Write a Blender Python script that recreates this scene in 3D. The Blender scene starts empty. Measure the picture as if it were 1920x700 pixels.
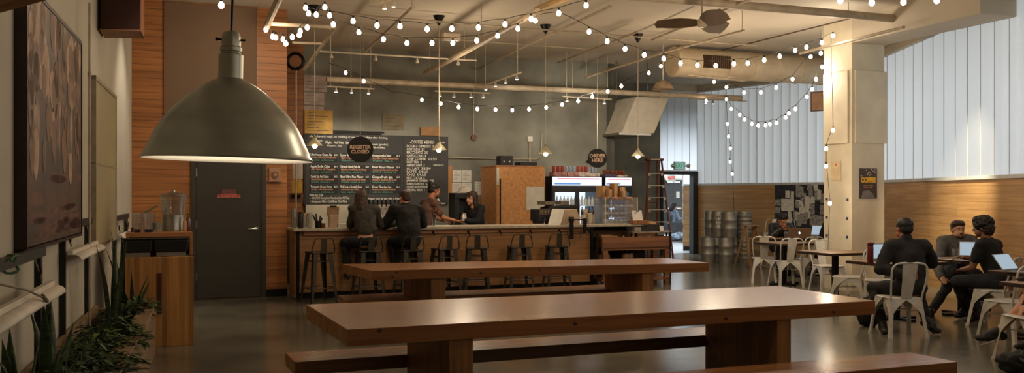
import bpy, bmesh, math, random
from mathutils import Vector, Matrix, noise
random.seed(7)
R = math.radians
# ------------------------------------------------------------------ camera model (1920x700 frame)
F, CX, HY, H = 1700.0, 960.0, 364.0, 1.62
def at(px, py, Y):            # world point seen at pixel, at depth Y
    return Vector(((px-CX)/F*Y, Y, H-(py-HY)*Y/F))
def G(px, py, z=0.0):         # world point seen at pixel, at height z
    return at(px, py, (H-z)*F/(py-HY))
def depth(py, z=0.0): return (H-z)*F/(py-HY)
def hit(O, d, px):            # point on plan line O + d*s seen at column px
    k = (px-CX)/F
    s = (k*O[1]-O[0])/(d[0]-k*d[1])
    return Vector((O[0]+d[0]*s, O[1]+d[1]*s, 0)), s
def zat(py, Y): return H-(py-HY)*Y/F
UA = R(21.6)
U = Vector((math.cos(UA), math.sin(UA), 0)); V = Vector((-math.sin(UA), math.cos(UA), 0))
CEIL = 4.55
SC = bpy.context.scene; COL = SC.collection

# ------------------------------------------------------------------ materials
MATS = {}
def srgb(c):
    return tuple(((x/255)/12.92 if x/255 <= .04045 else ((x/255+.055)/1.055)**2.4) for x in c)+(1,)
def newmat(name):
    m = bpy.data.materials.new(name); m.use_nodes = True; nt = m.node_tree; nt.nodes.clear()
    out = nt.nodes.new('ShaderNodeOutputMaterial'); return m, nt, out
def N(nt, t, **kw):
    n = nt.nodes.new(t)
    for k, v in kw.items():
        if k in n.inputs: n.inputs[k].default_value = v
        else: setattr(n, k, v)
    return n
def mat(name, col, rough=.6, metal=0, var=.12, scale=6, bump=0, bscale=None, stretch=(1,1,1), spec=.5, col2=None, coat=0, trans=0, ior=1.45, emit=None, estr=0, alpha=1, detail=4):
    if name in MATS: return MATS[name]
    m, nt, out = newmat(name)
    b = N(nt, 'ShaderNodeBsdfPrincipled'); L = nt.links.new
    b.inputs['Roughness'].default_value = rough; b.inputs['Metallic'].default_value = metal
    b.inputs['Specular IOR Level'].default_value = spec; b.inputs['Coat Weight'].default_value = coat; b.inputs['Coat Roughness'].default_value=.15
    b.inputs['Transmission Weight'].default_value = trans; b.inputs['IOR'].default_value = ior; b.inputs['Alpha'].default_value = alpha
    if emit: b.inputs['Emission Color'].default_value = srgb(emit); b.inputs['Emission Strength'].default_value = estr
    c = srgb(col)
    c2 = srgb(col2) if col2 else tuple(x*(1-var*2) for x in c[:3])+(1,)
    c1 = c if col2 else tuple(min(1, x*(1+var)) for x in c[:3])+(1,)
    tc = N(nt, 'ShaderNodeTexCoord'); mp = N(nt, 'ShaderNodeMapping'); mp.inputs['Scale'].default_value = stretch
    L(tc.outputs['Object'], mp.inputs['Vector'])
    nz = N(nt, 'ShaderNodeTexNoise', Scale=scale, Detail=detail); L(mp.outputs[0], nz.inputs['Vector'])
    mx = N(nt, 'ShaderNodeMix', data_type='RGBA'); mx.inputs[6].default_value = c1; mx.inputs[7].default_value = c2
    rp = N(nt, 'ShaderNodeValToRGB'); rp.color_ramp.elements[0].position=.35; rp.color_ramp.elements[1].position=.68
    L(nz.outputs[0], rp.inputs[0]); L(rp.outputs[0], mx.inputs[0]); L(mx.outputs[2], b.inputs['Base Color'])
    if bump:
        nb = N(nt, 'ShaderNodeTexNoise', Scale=bscale or scale*4, Detail=3); L(mp.outputs[0], nb.inputs['Vector'])
        bp = N(nt, 'ShaderNodeBump', Strength=bump, Distance=.01); L(nb.outputs[0], bp.inputs['Height']); L(bp.outputs[0], b.inputs['Normal'])
    L(b.outputs[0], out.inputs[0]); MATS[name] = m; return m
def emat(name, col, strength):
    if name in MATS: return MATS[name]
    m, nt, out = newmat(name); e = N(nt, 'ShaderNodeEmission', Strength=strength); e.inputs[0].default_value = srgb(col)
    nt.links.new(e.outputs[0], out.inputs[0]); MATS[name] = m; return m
def wood(name, a, b, axis='x', rough=.4, boards=0, blen=2.4, gap=(18,10,6), gscale=1.0, coat=0, rot=False, gapw=.004, lam=0, vary=.35, seamx=True):
    """grain along axis; boards = board height across the grain (in local z for wall-like, y for top-like when rot)"""
    if name in MATS: return MATS[name]
    m, nt, out = newmat(name); L = nt.links.new
    p = N(nt, 'ShaderNodeBsdfPrincipled', Roughness=rough); p.inputs['Coat Weight'].default_value = coat; p.inputs['Coat Roughness'].default_value=.2
    tc = N(nt, 'ShaderNodeTexCoord'); sx = N(nt, 'ShaderNodeSeparateXYZ'); L(tc.outputs['Object'], sx.inputs[0])
    cb = N(nt, 'ShaderNodeCombineXYZ')
    order = {'x': (0, 2, 1), 'y': (1, 0, 2), 'z': (2, 0, 1)}[axis]      # (grain, across, third)
    if rot: order = (order[0], order[2], order[1])
    for i, j in enumerate(order): L(sx.outputs[j], cb.inputs[i])
    mp = N(nt, 'ShaderNodeMapping'); mp.inputs['Scale'].default_value = (1.1*gscale, 26*gscale, 26*gscale); L(cb.outputs[0], mp.inputs[0])
    n1 = N(nt, 'ShaderNodeTexNoise', Scale=1.0, Detail=6, Distortion=.6); L(mp.outputs[0], n1.inputs['Vector'])
    mp2 = N(nt, 'ShaderNodeMapping'); mp2.inputs['Scale'].default_value = (.5*gscale, 3*gscale, 3*gscale); L(cb.outputs[0], mp2.inputs[0])
    n2 = N(nt, 'ShaderNodeTexNoise', Scale=1.0, Detail=3); L(mp2.outputs[0], n2.inputs['Vector'])
    ad = N(nt, 'ShaderNodeMath', operation='MULTIPLY_ADD'); ad.inputs[1].default_value=.55; L(n1.outputs[0], ad.inputs[0])
    m2 = N(nt, 'ShaderNodeMath', operation='MULTIPLY'); m2.inputs[1].default_value=.45; L(n2.outputs[0], m2.inputs[0]); L(m2.outputs[0], ad.inputs[2])
    rp = N(nt, 'ShaderNodeValToRGB'); rp.color_ramp.elements[0].position=.33; rp.color_ramp.elements[1].position=.66
    rp.color_ramp.elements[0].color = srgb(b); rp.color_ramp.elements[1].color = srgb(a); L(ad.outputs[0], rp.inputs[0])
    colo = rp.outputs[0]
    if boards or lam:
        bh = boards or lam
        br = N(nt, 'ShaderNodeTexBrick', offset=.5 if boards else .37, offset_frequency=2); br.inputs['Scale'].default_value = 1
        br.inputs['Brick Width'].default_value = blen; br.inputs['Row Height'].default_value = bh
        br.inputs['Mortar Size'].default_value = gapw if boards else .0008; br.inputs['Mortar Smooth'].default_value=.1
        br.inputs['Color1'].default_value = (1-vary,)*3+(1,); br.inputs['Color2'].default_value = (1,1,1,1)
        g = srgb(gap) if boards else (.45,.4,.35,1)
        br.inputs['Mortar'].default_value = tuple(x*6 for x in g[:3])+(1,) if boards else g
        L(cb.outputs[0], br.inputs['Vector'])
        mm = N(nt, 'ShaderNodeMix', data_type='RGBA', blend_type='MULTIPLY'); mm.inputs[0].default_value = 1
        L(colo, mm.inputs[6]); L(br.outputs[0], mm.inputs[7]); colo = mm.outputs[2]
        bp = N(nt, 'ShaderNodeBump', Strength=.5, Distance=.004, invert=True); L(br.outputs['Fac'], bp.inputs['Height']); L(bp.outputs[0], p.inputs['Normal'])
    L(colo, p.inputs['Base Color']); L(p.outputs[0], out.inputs[0]); MATS[name] = m; return m

# ------------------------------------------------------------------ mesh builder
class MB:
    def __init__(s): s.bm = bmesh.new(); s.mi = 0
    def _f(s, vs):
        try: f = s.bm.faces.new(vs); f.material_index = s.mi; return f
        except ValueError: return None
    def box(s, c, d, rz=0, rx=0, ry=0, taper=1.0):
        Mx = Matrix.Translation(c) @ Matrix.Rotation(rz, 4, 'Z') @ Matrix.Rotation(ry, 4, 'Y') @ Matrix.Rotation(rx, 4, 'X')
        v = []
        for k in (-.5, .5):
            t = 1 if k < 0 else taper
            for x, y in ((-.5,-.5), (.5,-.5), (.5,.5), (-.5,.5)): v.append(s.bm.verts.new(Mx @ Vector((x*d[0]*t, y*d[1]*t, k*d[2]))))
        for q in ((3,2,1,0), (4,5,6,7), (0,1,5,4), (1,2,6,5), (2,3,7,6), (3,0,4,7)): s._f([v[i] for i in q])
        return s
    def bb(s, x0, x1, y0, y1, z0, z1, **k): return s.box(((x0+x1)/2, (y0+y1)/2, (z0+z1)/2), (abs(x1-x0), abs(y1-y0), abs(z1-z0)), **k)
    def ring(s, c, ax, r, seg, ref=None):
        ax = Vector(ax).normalized(); a = ref or (Vector((0,0,1)) if abs(ax.z) < .95 else Vector((1,0,0)))
        e1 = ax.cross(a).normalized(); e2 = ax.cross(e1).normalized()
        return [s.bm.verts.new(Vector(c)+(e1*math.cos(t)+e2*math.sin(t))*r) for t in [2*math.pi*i/seg for i in range(seg)]]
    def tube(s, pts, r, seg=8, cap=True, closed=False):
        pts = [Vector(p) for p in pts]; n = len(pts); rs = r if isinstance(r, (list, tuple)) else [r]*n
        rings = []; ref = None
        for i, p in enumerate(pts):
            if closed: t = pts[(i+1) % n]-pts[i-1]
            else: t = pts[min(i+1, n-1)]-pts[max(i-1, 0)]
            t = t.normalized()
            if ref is None: ref = Vector((0,0,1)) if abs(t.z) < .9 else Vector((1,0,0))
            e1 = t.cross(ref)
            if e1.length < 1e-4: e1 = t.orthogonal()
            e1.normalize(); e2 = t.cross(e1).normalized(); ref = -e2 if False else e2*-1 if False else ref
            rings.append([s.bm.verts.new(p+(e1*math.cos(a)+e2*math.sin(a))*rs[i]) for a in [2*math.pi*k/seg for k in range(seg)]])
        m = n if closed else n-1
        for i in range(m):
            A, B = rings[i], rings[(i+1) % n]
            for k in range(seg): s._f([A[k], A[(k+1) % seg], B[(k+1) % seg], B[k]])
        if cap and not closed: s._f(rings[0][::-1]); s._f(rings[-1])
        return s
    def cyl(s, p0, p1, r0, r1=None, seg=16): return s.tube([p0, p1], [r0, r0 if r1 is None else r1], seg)
    def lathe(s, prof, c=(0,0,0), seg=32, closed=False):
        rings = []; c = Vector(c)
        for r, z in prof:
            if r < 1e-5: rings.append([s.bm.verts.new(c+Vector((0,0,z)))])
            else: rings.append([s.bm.verts.new(c+Vector((r*math.cos(a), r*math.sin(a), z))) for a in [2*math.pi*i/seg for i in range(seg)]])
        pr = list(zip(rings, rings[1:])) + ([(rings[-1], rings[0])] if closed else [])
        for A, B in pr:
            if len(A) == 1 and len(B) == 1: continue
            for k in range(seg):
                k2 = (k+1) % seg
                if len(A) == 1: s._f([A[0], B[k2], B[k]])
                elif len(B) == 1: s._f([A[k], A[k2], B[0]])
                else: s._f([A[k], A[k2], B[k2], B[k]])
        return s
    def prism(s, poly, z0, z1):
        a = [s.bm.verts.new((x, y, z0)) for x, y in poly]; b = [s.bm.verts.new((x, y, z1)) for x, y in poly]; n = len(poly)
        s._f(a[::-1]); s._f(b)
        for i in range(n): s._f([a[i], a[(i+1) % n], b[(i+1) % n], b[i]])
        return s
    def extr(s, poly, off):   # polygon of 3D points, extruded by vector
        off = Vector(off); a = [s.bm.verts.new(Vector(p)) for p in poly]; b = [s.bm.verts.new(Vector(p)+off) for p in poly]; n = len(poly)
        s._f(a[::-1]); s._f(b)
        for i in range(n): s._f([a[i], a[(i+1) % n], b[(i+1) % n], b[i]])
        return s
    def sphere(s, c, r, seg=16, rings=10, jit=0):
        r = r if isinstance(r, (tuple, list)) else (r, r, r)
        prof = [(math.sin(math.pi*i/rings), -math.cos(math.pi*i/rings)) for i in range(rings+1)]
        n0 = len(s.bm.verts); s.lathe(prof, seg=seg); s.bm.verts.ensure_lookup_table()
        for v in list(s.bm.verts)[n0:]:
            j = 1+(noise.noise(v.co*2.5+Vector(c)*9)*jit if jit else 0)
            v.co = Vector((v.co.x*r[0], v.co.y*r[1], v.co.z*r[2]))*j+Vector(c)
        return s
    def quad(s, pts): s._f([s.bm.verts.new(Vector(p)) for p in pts]); return s
    def xf(s, Mx, start=0):
        s.bm.verts.ensure_lookup_table()
        for v in list(s.bm.verts)[start:]: v.co = Mx @ v.co
        return s
    def build(s, name, m, parent=None, smooth=False, bevel=0, loc=None, rz=0, rot=None):
        bmesh.ops.recalc_face_normals(s.bm, faces=s.bm.faces)
        me = bpy.data.meshes.new(name); s.bm.to_mesh(me); s.bm.free()
        for x in (m if isinstance(m, (list, tuple)) else [m]): me.materials.append(x)
        o = bpy.data.objects.new(name, me); COL.objects.link(o)
        if smooth:
            for p in me.polygons: p.use_smooth = True
            if smooth == 'auto': me.set_sharp_from_angle(angle=R(35))
        if parent: o.parent = parent
        if loc is not None: o.location = loc
        if rot: o.rotation_euler = rot
        elif rz: o.rotation_euler.z = rz
        if bevel:
            b = o.modifiers.new('b', 'BEVEL'); b.width = bevel; b.segments = 2; b.limit_method = 'ANGLE'
        return o
def E(name, loc, rz=0, label=None, cat=None, group=None, rot=None):
    o = bpy.data.objects.new(name, None); COL.objects.link(o); o.location = loc; o.rotation_euler = rot or (0, 0, rz)
    if label: tag(o, label, cat, group)
    return o
def tag(o, label, cat, group=None):
    o['label'] = label; o['category'] = cat
    if group: o['group'] = group
    return o
def struct(o): o['kind'] = 'structure'; return o
def dup(o, loc=None, rz=None, label=None, group=None, parent=None, rot=None):
    c = o.copy(); COL.objects.link(c)
    if parent: c.parent = parent
    for ch in list(o.children): dup(ch, parent=c)
    if loc is not None: c.location = loc
    if rz is not None: c.rotation_euler = (0, 0, rz)
    if rot is not None: c.rotation_euler = rot
    if label: c['label'] = label
    if group: c['group'] = group
    return c
FONTS = {}
def text(s, size, m, parent, loc, rot=(R(90),0,0), align='LEFT', name='lettering', bold=0, sx=1.0, ext=.001, sp=1.0):
    cu = bpy.data.curves.new(name, 'FONT'); cu.body = s; cu.size = size; cu.align_x = align; cu.align_y = 'CENTER'
    cu.extrude = ext; cu.offset = bold; cu.space_character = sp; cu.resolution_u = 2; cu.space_line = 1.0
    t = bpy.data.objects.new('tmp_text', cu); COL.objects.link(t)
    bpy.context.view_layer.update()
    me = bpy.data.meshes.new_from_object(t.evaluated_get(bpy.context.evaluated_depsgraph_get()))
    bpy.data.objects.remove(t); me.name = name
    me.materials.clear(); me.materials.append(m)
    o = bpy.data.objects.new(name, me); COL.objects.link(o); o.parent = parent; o.location = loc; o.rotation_euler = rot; o.scale = (sx, 1, 1)
    return o

# common materials
black = mat('black_metal', (22,21,20), .45, .6, .1)
blackp = mat('black_plastic', (20,19,18), .5, 0, .1)
steel = mat('brushed_steel', (172,168,158), .32, 1, .1, 8, stretch=(1,1,14))
chrome = mat('chrome', (205,203,198), .14, 1, .02)
whitep = mat('white_paint', (205,200,188), .5, 0, .06)
cream = mat('cream_enamel', (204,200,190), .38, .15, .07, 9, bump=.05)
paper = mat('paper', (205,200,186), .8, 0, .06)
cardb = mat('cardboard', (150,112,74), .85, 0, .1)
def thin(name, tint, g=.10):
    m, nt, out = newmat(name); tr = N(nt, 'ShaderNodeBsdfTransparent'); tr.inputs[0].default_value = tint+(1,); gl = N(nt, 'ShaderNodeBsdfGlossy', Roughness=.06)
    df = N(nt, 'ShaderNodeBsdfDiffuse'); df.inputs[0].default_value = (.75,.77,.78,1); lw_ = N(nt, 'ShaderNodeLayerWeight', Blend=.35); mp = N(nt, 'ShaderNodeMapRange'); mp.inputs[3].default_value = g; mp.inputs[4].default_value = .75
    nt.links.new(lw_.outputs['Facing'], mp.inputs[0]); a = N(nt, 'ShaderNodeMixShader'); a.inputs[0].default_value = .3; nt.links.new(gl.outputs[0], a.inputs[1]); nt.links.new(df.outputs[0], a.inputs[2])
    b = N(nt, 'ShaderNodeMixShader'); nt.links.new(mp.outputs[0], b.inputs[0]); nt.links.new(tr.outputs[0], b.inputs[1]); nt.links.new(a.outputs[0], b.inputs[2]); nt.links.new(b.outputs[0], out.inputs[0]); MATS[name] = m; return m
clear = thin('clear_glass', (.93,.95,.95))
amber = mat('amber_glass', (92,48,22), .1, 0, .05, spec=.8)
warm_w = mat('chalk_white', (215,208,190), .9, 0, .08)
T_W = mat('chalk_letters', (222,216,200), .9, 0, .05)
T_O = mat('orange_letters', (196,140,104), .9, 0, .05)
T_G = mat('teal_letters', (92,142,120), .9, 0, .05)
bulb_m = emat('bulb_glow', (255,226,190), 34)
concrete = mat('concrete', (122,120,107), .85, 0, .15, 1.6, bump=.25, bscale=14, detail=8)
pipe_m = mat('pipe_paint', (168,152,128), .55, 0, .1)
wtable = wood('table_wood', (192,136,84), (142,90,48), 'x', .26, lam=.038, blen=3.1, rot=True, coat=.25, vary=.28)
wleg = wood('table_leg_wood', (172,118,60), (104,66,32), 'z', .45, lam=.04, blen=9, vary=.3)
wbar = wood('bar_wood', (172,124,72), (130,88,48), 'x', .5, boards=.23, blen=2.4, gapw=.0015, gap=(50,32,18), vary=.12)
wcab = wood('cabinet_wood', (206,148,80), (142,92,44), 'z', .45, lam=.045, blen=9, vary=.45)
WORLD, EXPO = 1.6, 0.0
# ================================================================== THE ROOM
floor_m, nt, out = newmat('polished_concrete')
if True:
    L = nt.links.new; p = N(nt, 'ShaderNodeBsdfPrincipled'); tc = N(nt, 'ShaderNodeTexCoord')
    n1 = N(nt, 'ShaderNodeTexNoise', Scale=.6, Detail=9, Roughness=.58); n2 = N(nt, 'ShaderNodeTexNoise', Scale=5, Detail=6)
    L(tc.outputs['Object'], n1.inputs['Vector']); L(tc.outputs['Object'], n2.inputs['Vector'])
    rp = N(nt, 'ShaderNodeValToRGB'); rp.color_ramp.elements[0].position=.35; rp.color_ramp.elements[1].position=.65
    rp.color_ramp.elements[0].color = srgb((70,66,54)); rp.color_ramp.elements[1].color = srgb((120,114,97)); L(n1.outputs[0], rp.inputs[0])
    br = N(nt, 'ShaderNodeTexBrick', offset=0); br.inputs['Scale'].default_value = 1; br.inputs['Brick Width'].default_value = 3.4; br.inputs['Row Height'].default_value = 3.4
    br.inputs['Mortar Size'].default_value=.006; br.inputs['Color1'].default_value=br.inputs['Color2'].default_value=(1,1,1,1); br.inputs['Mortar'].default_value=(.35,.33,.3,1)
    mp = N(nt, 'ShaderNodeMapping'); mp.inputs['Rotation'].default_value=(0,0,-UA); mp.inputs['Location'].default_value=(.7,1.2,0); L(tc.outputs['Object'], mp.inputs[0]); L(mp.outputs[0], br.inputs['Vector'])
    mm = N(nt, 'ShaderNodeMix', data_type='RGBA', blend_type='MULTIPLY'); mm.inputs[0].default_value = 1; L(rp.outputs[0], mm.inputs[6]); L(br.outputs[0], mm.inputs[7]); L(mm.outputs[2], p.inputs['Base Color'])
    r2 = N(nt, 'ShaderNodeMapRange'); r2.inputs[3].default_value=.13; r2.inputs[4].default_value=.25; L(n2.outputs[0], r2.inputs[0]); L(r2.outputs[0], p.inputs['Roughness'])
    bp = N(nt, 'ShaderNodeBump', Strength=.01, Distance=.01); L(n2.outputs[0], bp.inputs['Height']); L(bp.outputs[0], p.inputs['Normal'])
    L(p.outputs[0], out.inputs[0])
ceil_m = mat('painted_ceiling', (190,178,158), .85, 0, .05, .8, bump=.15, bscale=10)
white_wall = mat('painted_plaster', (178,170,152), .8, 0, .05, 1.5, bump=.1, bscale=20)
wwall = wood('wall_planks', (182,118,58), (132,80,36), 'x', .5, boards=.105, blen=5.4, vary=.24, gapw=.0022)
wains = wood('wainscot_planks', (206,164,108), (164,122,74), 'x', .5, boards=.125, blen=2.2, vary=.16, gapw=.0018, gap=(60,40,24))
panel_m, nt, out = newmat('channel_glass')
if True:
    L = nt.links.new; tr = N(nt, 'ShaderNodeBsdfTranslucent'); tr.inputs[0].default_value = (.86,.87,.87,1)
    df = N(nt, 'ShaderNodeBsdfDiffuse'); df.inputs[0].default_value = (.7,.7,.68,1)
    gl = N(nt, 'ShaderNodeBsdfAnisotropic', Roughness=.34, Anisotropy=.93); tg = N(nt, 'ShaderNodeTangent', direction_type='RADIAL', axis='Z'); L(tg.outputs[0], gl.inputs['Tangent']); gl.inputs[0].default_value = (.9,.9,.9,1)
    tc = N(nt, 'ShaderNodeTexCoord'); wv = N(nt, 'ShaderNodeTexWave', wave_type='BANDS', bands_direction='X'); wv.inputs['Scale'].default_value=42; wv.inputs['Distortion'].default_value=.6; wv.inputs['Detail'].default_value=1
    L(tc.outputs['Object'], wv.inputs[0]); bp = N(nt, 'ShaderNodeBump', Strength=.25, Distance=.006); L(wv.outputs[0], bp.inputs['Height']); L(bp.outputs[0], gl.inputs['Normal'])
    a = N(nt, 'ShaderNodeMixShader'); a.inputs[0].default_value=.15; L(tr.outputs[0], a.inputs[1]); L(df.outputs[0], a.inputs[2])
    b2 = N(nt, 'ShaderNodeMixShader'); b2.inputs[0].default_value=.2; L(a.outputs[0], b2.inputs[1]); L(gl.outputs[0], b2.inputs[2]); L(b2.outputs[0], out.inputs[0])
mull_m = mat('aluminium_mullion', (200,202,200), .6, 0, .05)

def wallseg(name, p0, p1, z0, z1, m, th=.15, side=1, off=0):
    p0, p1 = Vector(p0[:2]+(0,) if isinstance(p0, tuple) else (p0.x, p0.y, 0)), Vector(p1[:2]+(0,) if isinstance(p1, tuple) else (p1.x, p1.y, 0))
    d = p1-p0; ang = math.atan2(d.y, d.x)
    o = MB().bb(0, d.length, off*side, (off+th)*side, z0, z1).build(name, m, loc=(p0.x, p0.y, 0), rz=ang)
    return struct(o)
WD = Vector(G(538, 555.5)); WD.z = 0
CORN, _ = hit(WD, U, 247)                       # left wall meets plank wall
LD = Vector((556, -1700, 0)).normalized()       # along the left wall, towards the camera
LEND = CORN + LD*((CORN.y+2.5)/-LD.y)
A_ = Vector(G(1307, 476)); A_.z = 0
B_ = at(1547, HY, 21.36); B_.z = 0; C_ = at(1662, HY, 18.1); C_.z = 0; D_ = at(1920, HY, 12.6); D_.z = 0
E_ = D_ + (D_-C_).normalized()*15.2
fl = MB().prism([(-9,-4), (12,-4), (12,34), (-9,34)], -.2, 0).build('floor', floor_m); struct(fl)
ce = MB().prism([(-9,-4), (9.5,-4), (9.5,34), (-9,34)], CEIL, CEIL+.2).build('ceiling', ceil_m); struct(ce)
wallseg('wall_left', CORN, LEND, 0, CEIL, white_wall, side=-1)
wallseg('wall_planks_left', CORN, WD, 0, CEIL, wwall, th=.12)
# return of the plank wall towards the back
BL, _ = hit(Vector((at(860, 0, 19.05).x, 19.05, 0)), U, 569)
BO = BL.copy()
BR, blen = hit(BO, U, 1152)
BLL, _ = hit(BO, U, 520)
wallseg('wall_planks_return', WD+V*.13-U*.003, WD+V*4.4-U*.003, 0, CEIL, wwall, th=.12, side=1)
wallseg('wall_back', BO, BR, 0, CEIL, concrete, th=.2)
wallseg('wall_planks_back', BLL-U*.4, BO, 0, CEIL, wwall, th=.18, off=-.01)
DR = A_                                           # right end of the hall doorway wall
DL, _ = hit(DR, U, 1238)
D0, _ = hit(DR, U, 1100)
wallseg('wall_back_side', BR, BR+V*3.8, 0, CEIL, concrete, th=.2, side=1)
wallseg('wall_alcove', D0, DL, 0, CEIL, concrete, th=.2)
# plank wainscot + channel glass, two stretches
WT = 1.865
def panels(name, p0, p1, z0, z1, w):
    p0 = Vector(p0); p1 = Vector(p1); d = p1-p0; ang = math.atan2(d.y, d.x); Ln = d.length; n = max(1, round(Ln/w)); w = Ln/n
    m = MB(); k = 6
    for i in range(n):
        a = [m.bm.verts.new((i*w+w*.992*j/k+w*.004, .02-.022*math.sin(math.pi*j/k)**.6, z0)) for j in range(k+1)]
        b = [m.bm.verts.new((v.co.x, v.co.y, z1)) for v in a]
        for j in range(k): m._f([a[j], a[j+1], b[j+1], b[j]])
    o = m.build(name, panel_m, loc=(p0.x, p0.y, 0), rz=ang, smooth='auto'); struct(o)
    f = MB()
    for i in range(n+1): 
        t = .016 if i % 4 == 0 else .004
        f.bb(i*w-t/2, i*w+t/2, .01, .04, z0, z1)
    f.bb(0, Ln, -.03, .06, z0-.02, z0+.035); f.bb(0, Ln, -.02, .06, z1-.04, z1)
    f.build('window_frame', mull_m, o)
    return o
panels('window_1', A_, B_, WT, 4.4, .25)
panels('window_2', B_, C_, WT, 4.4, .25)
panels('window_3', C_, D_, WT, 4.4, .45)
panels('window_4', D_, E_, WT, 4.4, .45)
for i, (a, b) in enumerate(((A_, B_), (B_, C_), (C_, D_), (D_, E_))):
    wallseg('wall_wainscot_%s' % ('far', 'mid', 'right', 'near')[i], a, b, 0, WT, wains, th=.16)
    wallseg('trim_%d' % (i+1), a, b, 4.4, CEIL, ceil_m, th=.16)
wallseg('wall_behind', E_, LEND, 0, CEIL, white_wall)
# doorway to the hall: frame, glass above
dframe = mat('dark_door_frame', (46,44,42), .5, .2, .08)
dw = (DR-DL).length
dwy = E('door_2', DL, UA); 
f = MB(); f.bb(0, .07, -.05, .12, 0, 2.21); f.bb(dw-.16, dw, -.06, .14, 0, 2.21); f.bb(0, dw, -.06, .14, 2.14, 2.22)
o = f.build('door_frame', dframe, dwy); dwy['kind'] = 'structure'
panels('window_5', DL, DR, 2.22, 4.4, .25)
wallseg('trim_5', DL, DR, 4.4, CEIL, ceil_m, th=.16)
# exterior building mullions seen dimly through the glass above the door
# hall beyond
hall_fl = mat('hall_floor', (150,156,158), .35, 0, .05)
hw = mat('hall_wall', (170,176,178), .8, 0, .05)
HB0 = DL+V*11.6-U*2.4; HB1 = HB0+U*5.2
wallseg('wall_hall_end', HB0, HB1, 0, 3.6, hw)
hs0 = at(1281, HY, 25.75); hs0.z = 0; hs1_ = hs0+U*3.2
wallseg('wall_hall_right', hs0, hs1_, 0, 1.87, wains, th=.015)
wallseg('baseboard_hall', hs0, hs1_, 0, .13, black, th=.015, side=-1)
panels('window_6', hs0, hs1_, 1.87, 3.55, .25)
wallseg('wall_hall_left', DL-U*1.4+V*.25, HB0+U*.2, 0, 3.6, hw, side=1)
ph = MB().prism([tuple((DL-U*1.4+V*.2).xy), tuple((DR+U*2.4+V*.2).xy), tuple((HB1+U*.8).xy), tuple((HB0).xy)], .001, .006).build('floor_hall', hall_fl); struct(ph)
pc = MB().prism([tuple((DL-U*1.4+V*.2).xy), tuple((DR+U*2.4+V*.2).xy), tuple((HB1+U*.8).xy), tuple((HB0).xy)], 3.6, 3.7).build('ceiling_hall', hw); struct(pc)
hd, _ = hit(HB0-V*.02, U, 1243); he, _ = hit(HB0-V*.02, U, 1279)
hdw = (he-hd).length
dd = E('door_3', hd, UA); dd['kind'] = 'structure'
dgm = mat('hall_door_paint', (58,60,60), .5, 0, .08)
MB().bb(-.08, 0, -.05, .05, 0, 2.28).bb(hdw, hdw+.08, -.05, .05, 0, 2.28).bb(-.08, hdw+.08, -.05, .05, 2.2, 2.28).build('door_frame', whitep, dd)
MB().bb(0, hdw/2-.01, -.04, 0, 0, 2.2).build('door_panel', dgm, dd)
MB().bb(hdw/2+.01, hdw, -.04, 0, 0, 2.2).build('door_panel', dgm, dd)
MB().bb(.1, hdw/2-.1, -.1, -.07, 1.0, 1.05).bb(hdw/2+.1, hdw-.1, -.1, -.07, 1.0, 1.05).bb(.12, .16, -.1, -.04, 1, 1.05).bb(hdw-.16, hdw-.12, -.1, -.04, 1, 1.05).build('push_bar', chrome, dd)
MB().bb(.15, .45, -.1, -.04, 2.08, 2.15).bb(hdw-.45, hdw-.15, -.1, -.04, 2.08, 2.15).build('door_closer', chrome, dd)
MB().bb(hdw*.66, hdw*.66+.16, -.048, -.042, 1.45, 1.72).build('notice', paper, dd)
# beam over the column and the column itself
p1 = at(1545, HY, 15.66); p1.z = 0
cc, s_ = hit(p1, -V, 1597)                       # near corner of the column
cr, s2 = hit(cc, U, 1658)
colL = (p1-cc).length; colW = (cr-cc).length
colm = mat('column_paint', (208,198,174), .7, 0, .05, 3, bump=.08)
co = MB().bb(0, colW, 0, colL, 0, CEIL).build('column', colm, loc=cc, rz=UA); struct(co)
for nm, (x0, x1, y0, y1) in {'face_panel_a': (.05, colW+.03, -.035, 0), 'face_panel_b': (-.035, 0, .06, colL-.02)}.items():
    o = MB().bb(x0, x1, y0, y1, zat(268, cc.y), zat(131, cc.y)).build('column_panel', colm, co, bevel=.008)
bo = MB().bb(0, colW, -2.6, colL+.1, 4.13, CEIL).build('beam', ceil_m, loc=cc, rz=math.atan2(1700, -600)-R(90)); struct(bo)
# back-of-room roof beam over the wall, giving the shaded upper band
# door_1: dark steel door in the plank wall
door_m = mat('door_paint', (52,48,40), .45, 0, .05, 4)
q0, a0 = hit(CORN, U, 358); q1, a1 = hit(CORN, U, 498)
d1 = E('door_1', q0, UA); d1['kind'] = 'structure'; w1 = (q1-q0).length
MB().bb(0, .07, -.05, .01, 0, 2.3).bb(w1-.07, w1, -.05, .01, 0, 2.3).bb(0, w1, -.05, .01, 2.23, 2.3).build('door_frame', door_m, d1, bevel=.004)
MB().bb(.075, w1-.075, -.03, .0, .015, 2.225).build('door_panel', door_m, d1, bevel=.003)
hx = (480-358)/140*w1; hz = zat(428, q1.y)
MB().cyl((hx, -.03, hz), (hx, -.05, hz), .035, seg=20).cyl((hx, -.05, hz), (hx, -.09, hz), .014).tube([(hx, -.085, hz), (hx-.06, -.09, hz-.004), (hx-.13, -.085, hz-.008)], [.014,.012,.009]).build('door_handle', chrome, d1, smooth='auto')
for hz_ in (.35, 1.15, 1.95): MB().cyl((.078, -.04, hz_-.06), (.078, -.04, hz_+.06), .009).build('hinge', steel, d1)
red_t = mat('faded_red_sign', (150,58,50), .7); red_l = mat('pale_red_letters', (205,120,105), .7)
dsx = (428-358)/140*w1
ds = E('door_sign', Vector(q0)+U*dsx-V*.034+Vector((0,0,1.62)), UA, 'small red equipment room sign on the dark steel door', 'sign')
MB().bb(-.165, .165, -.004, 0, -.058, .0).build('sign_plate', red_t, ds)
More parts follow.
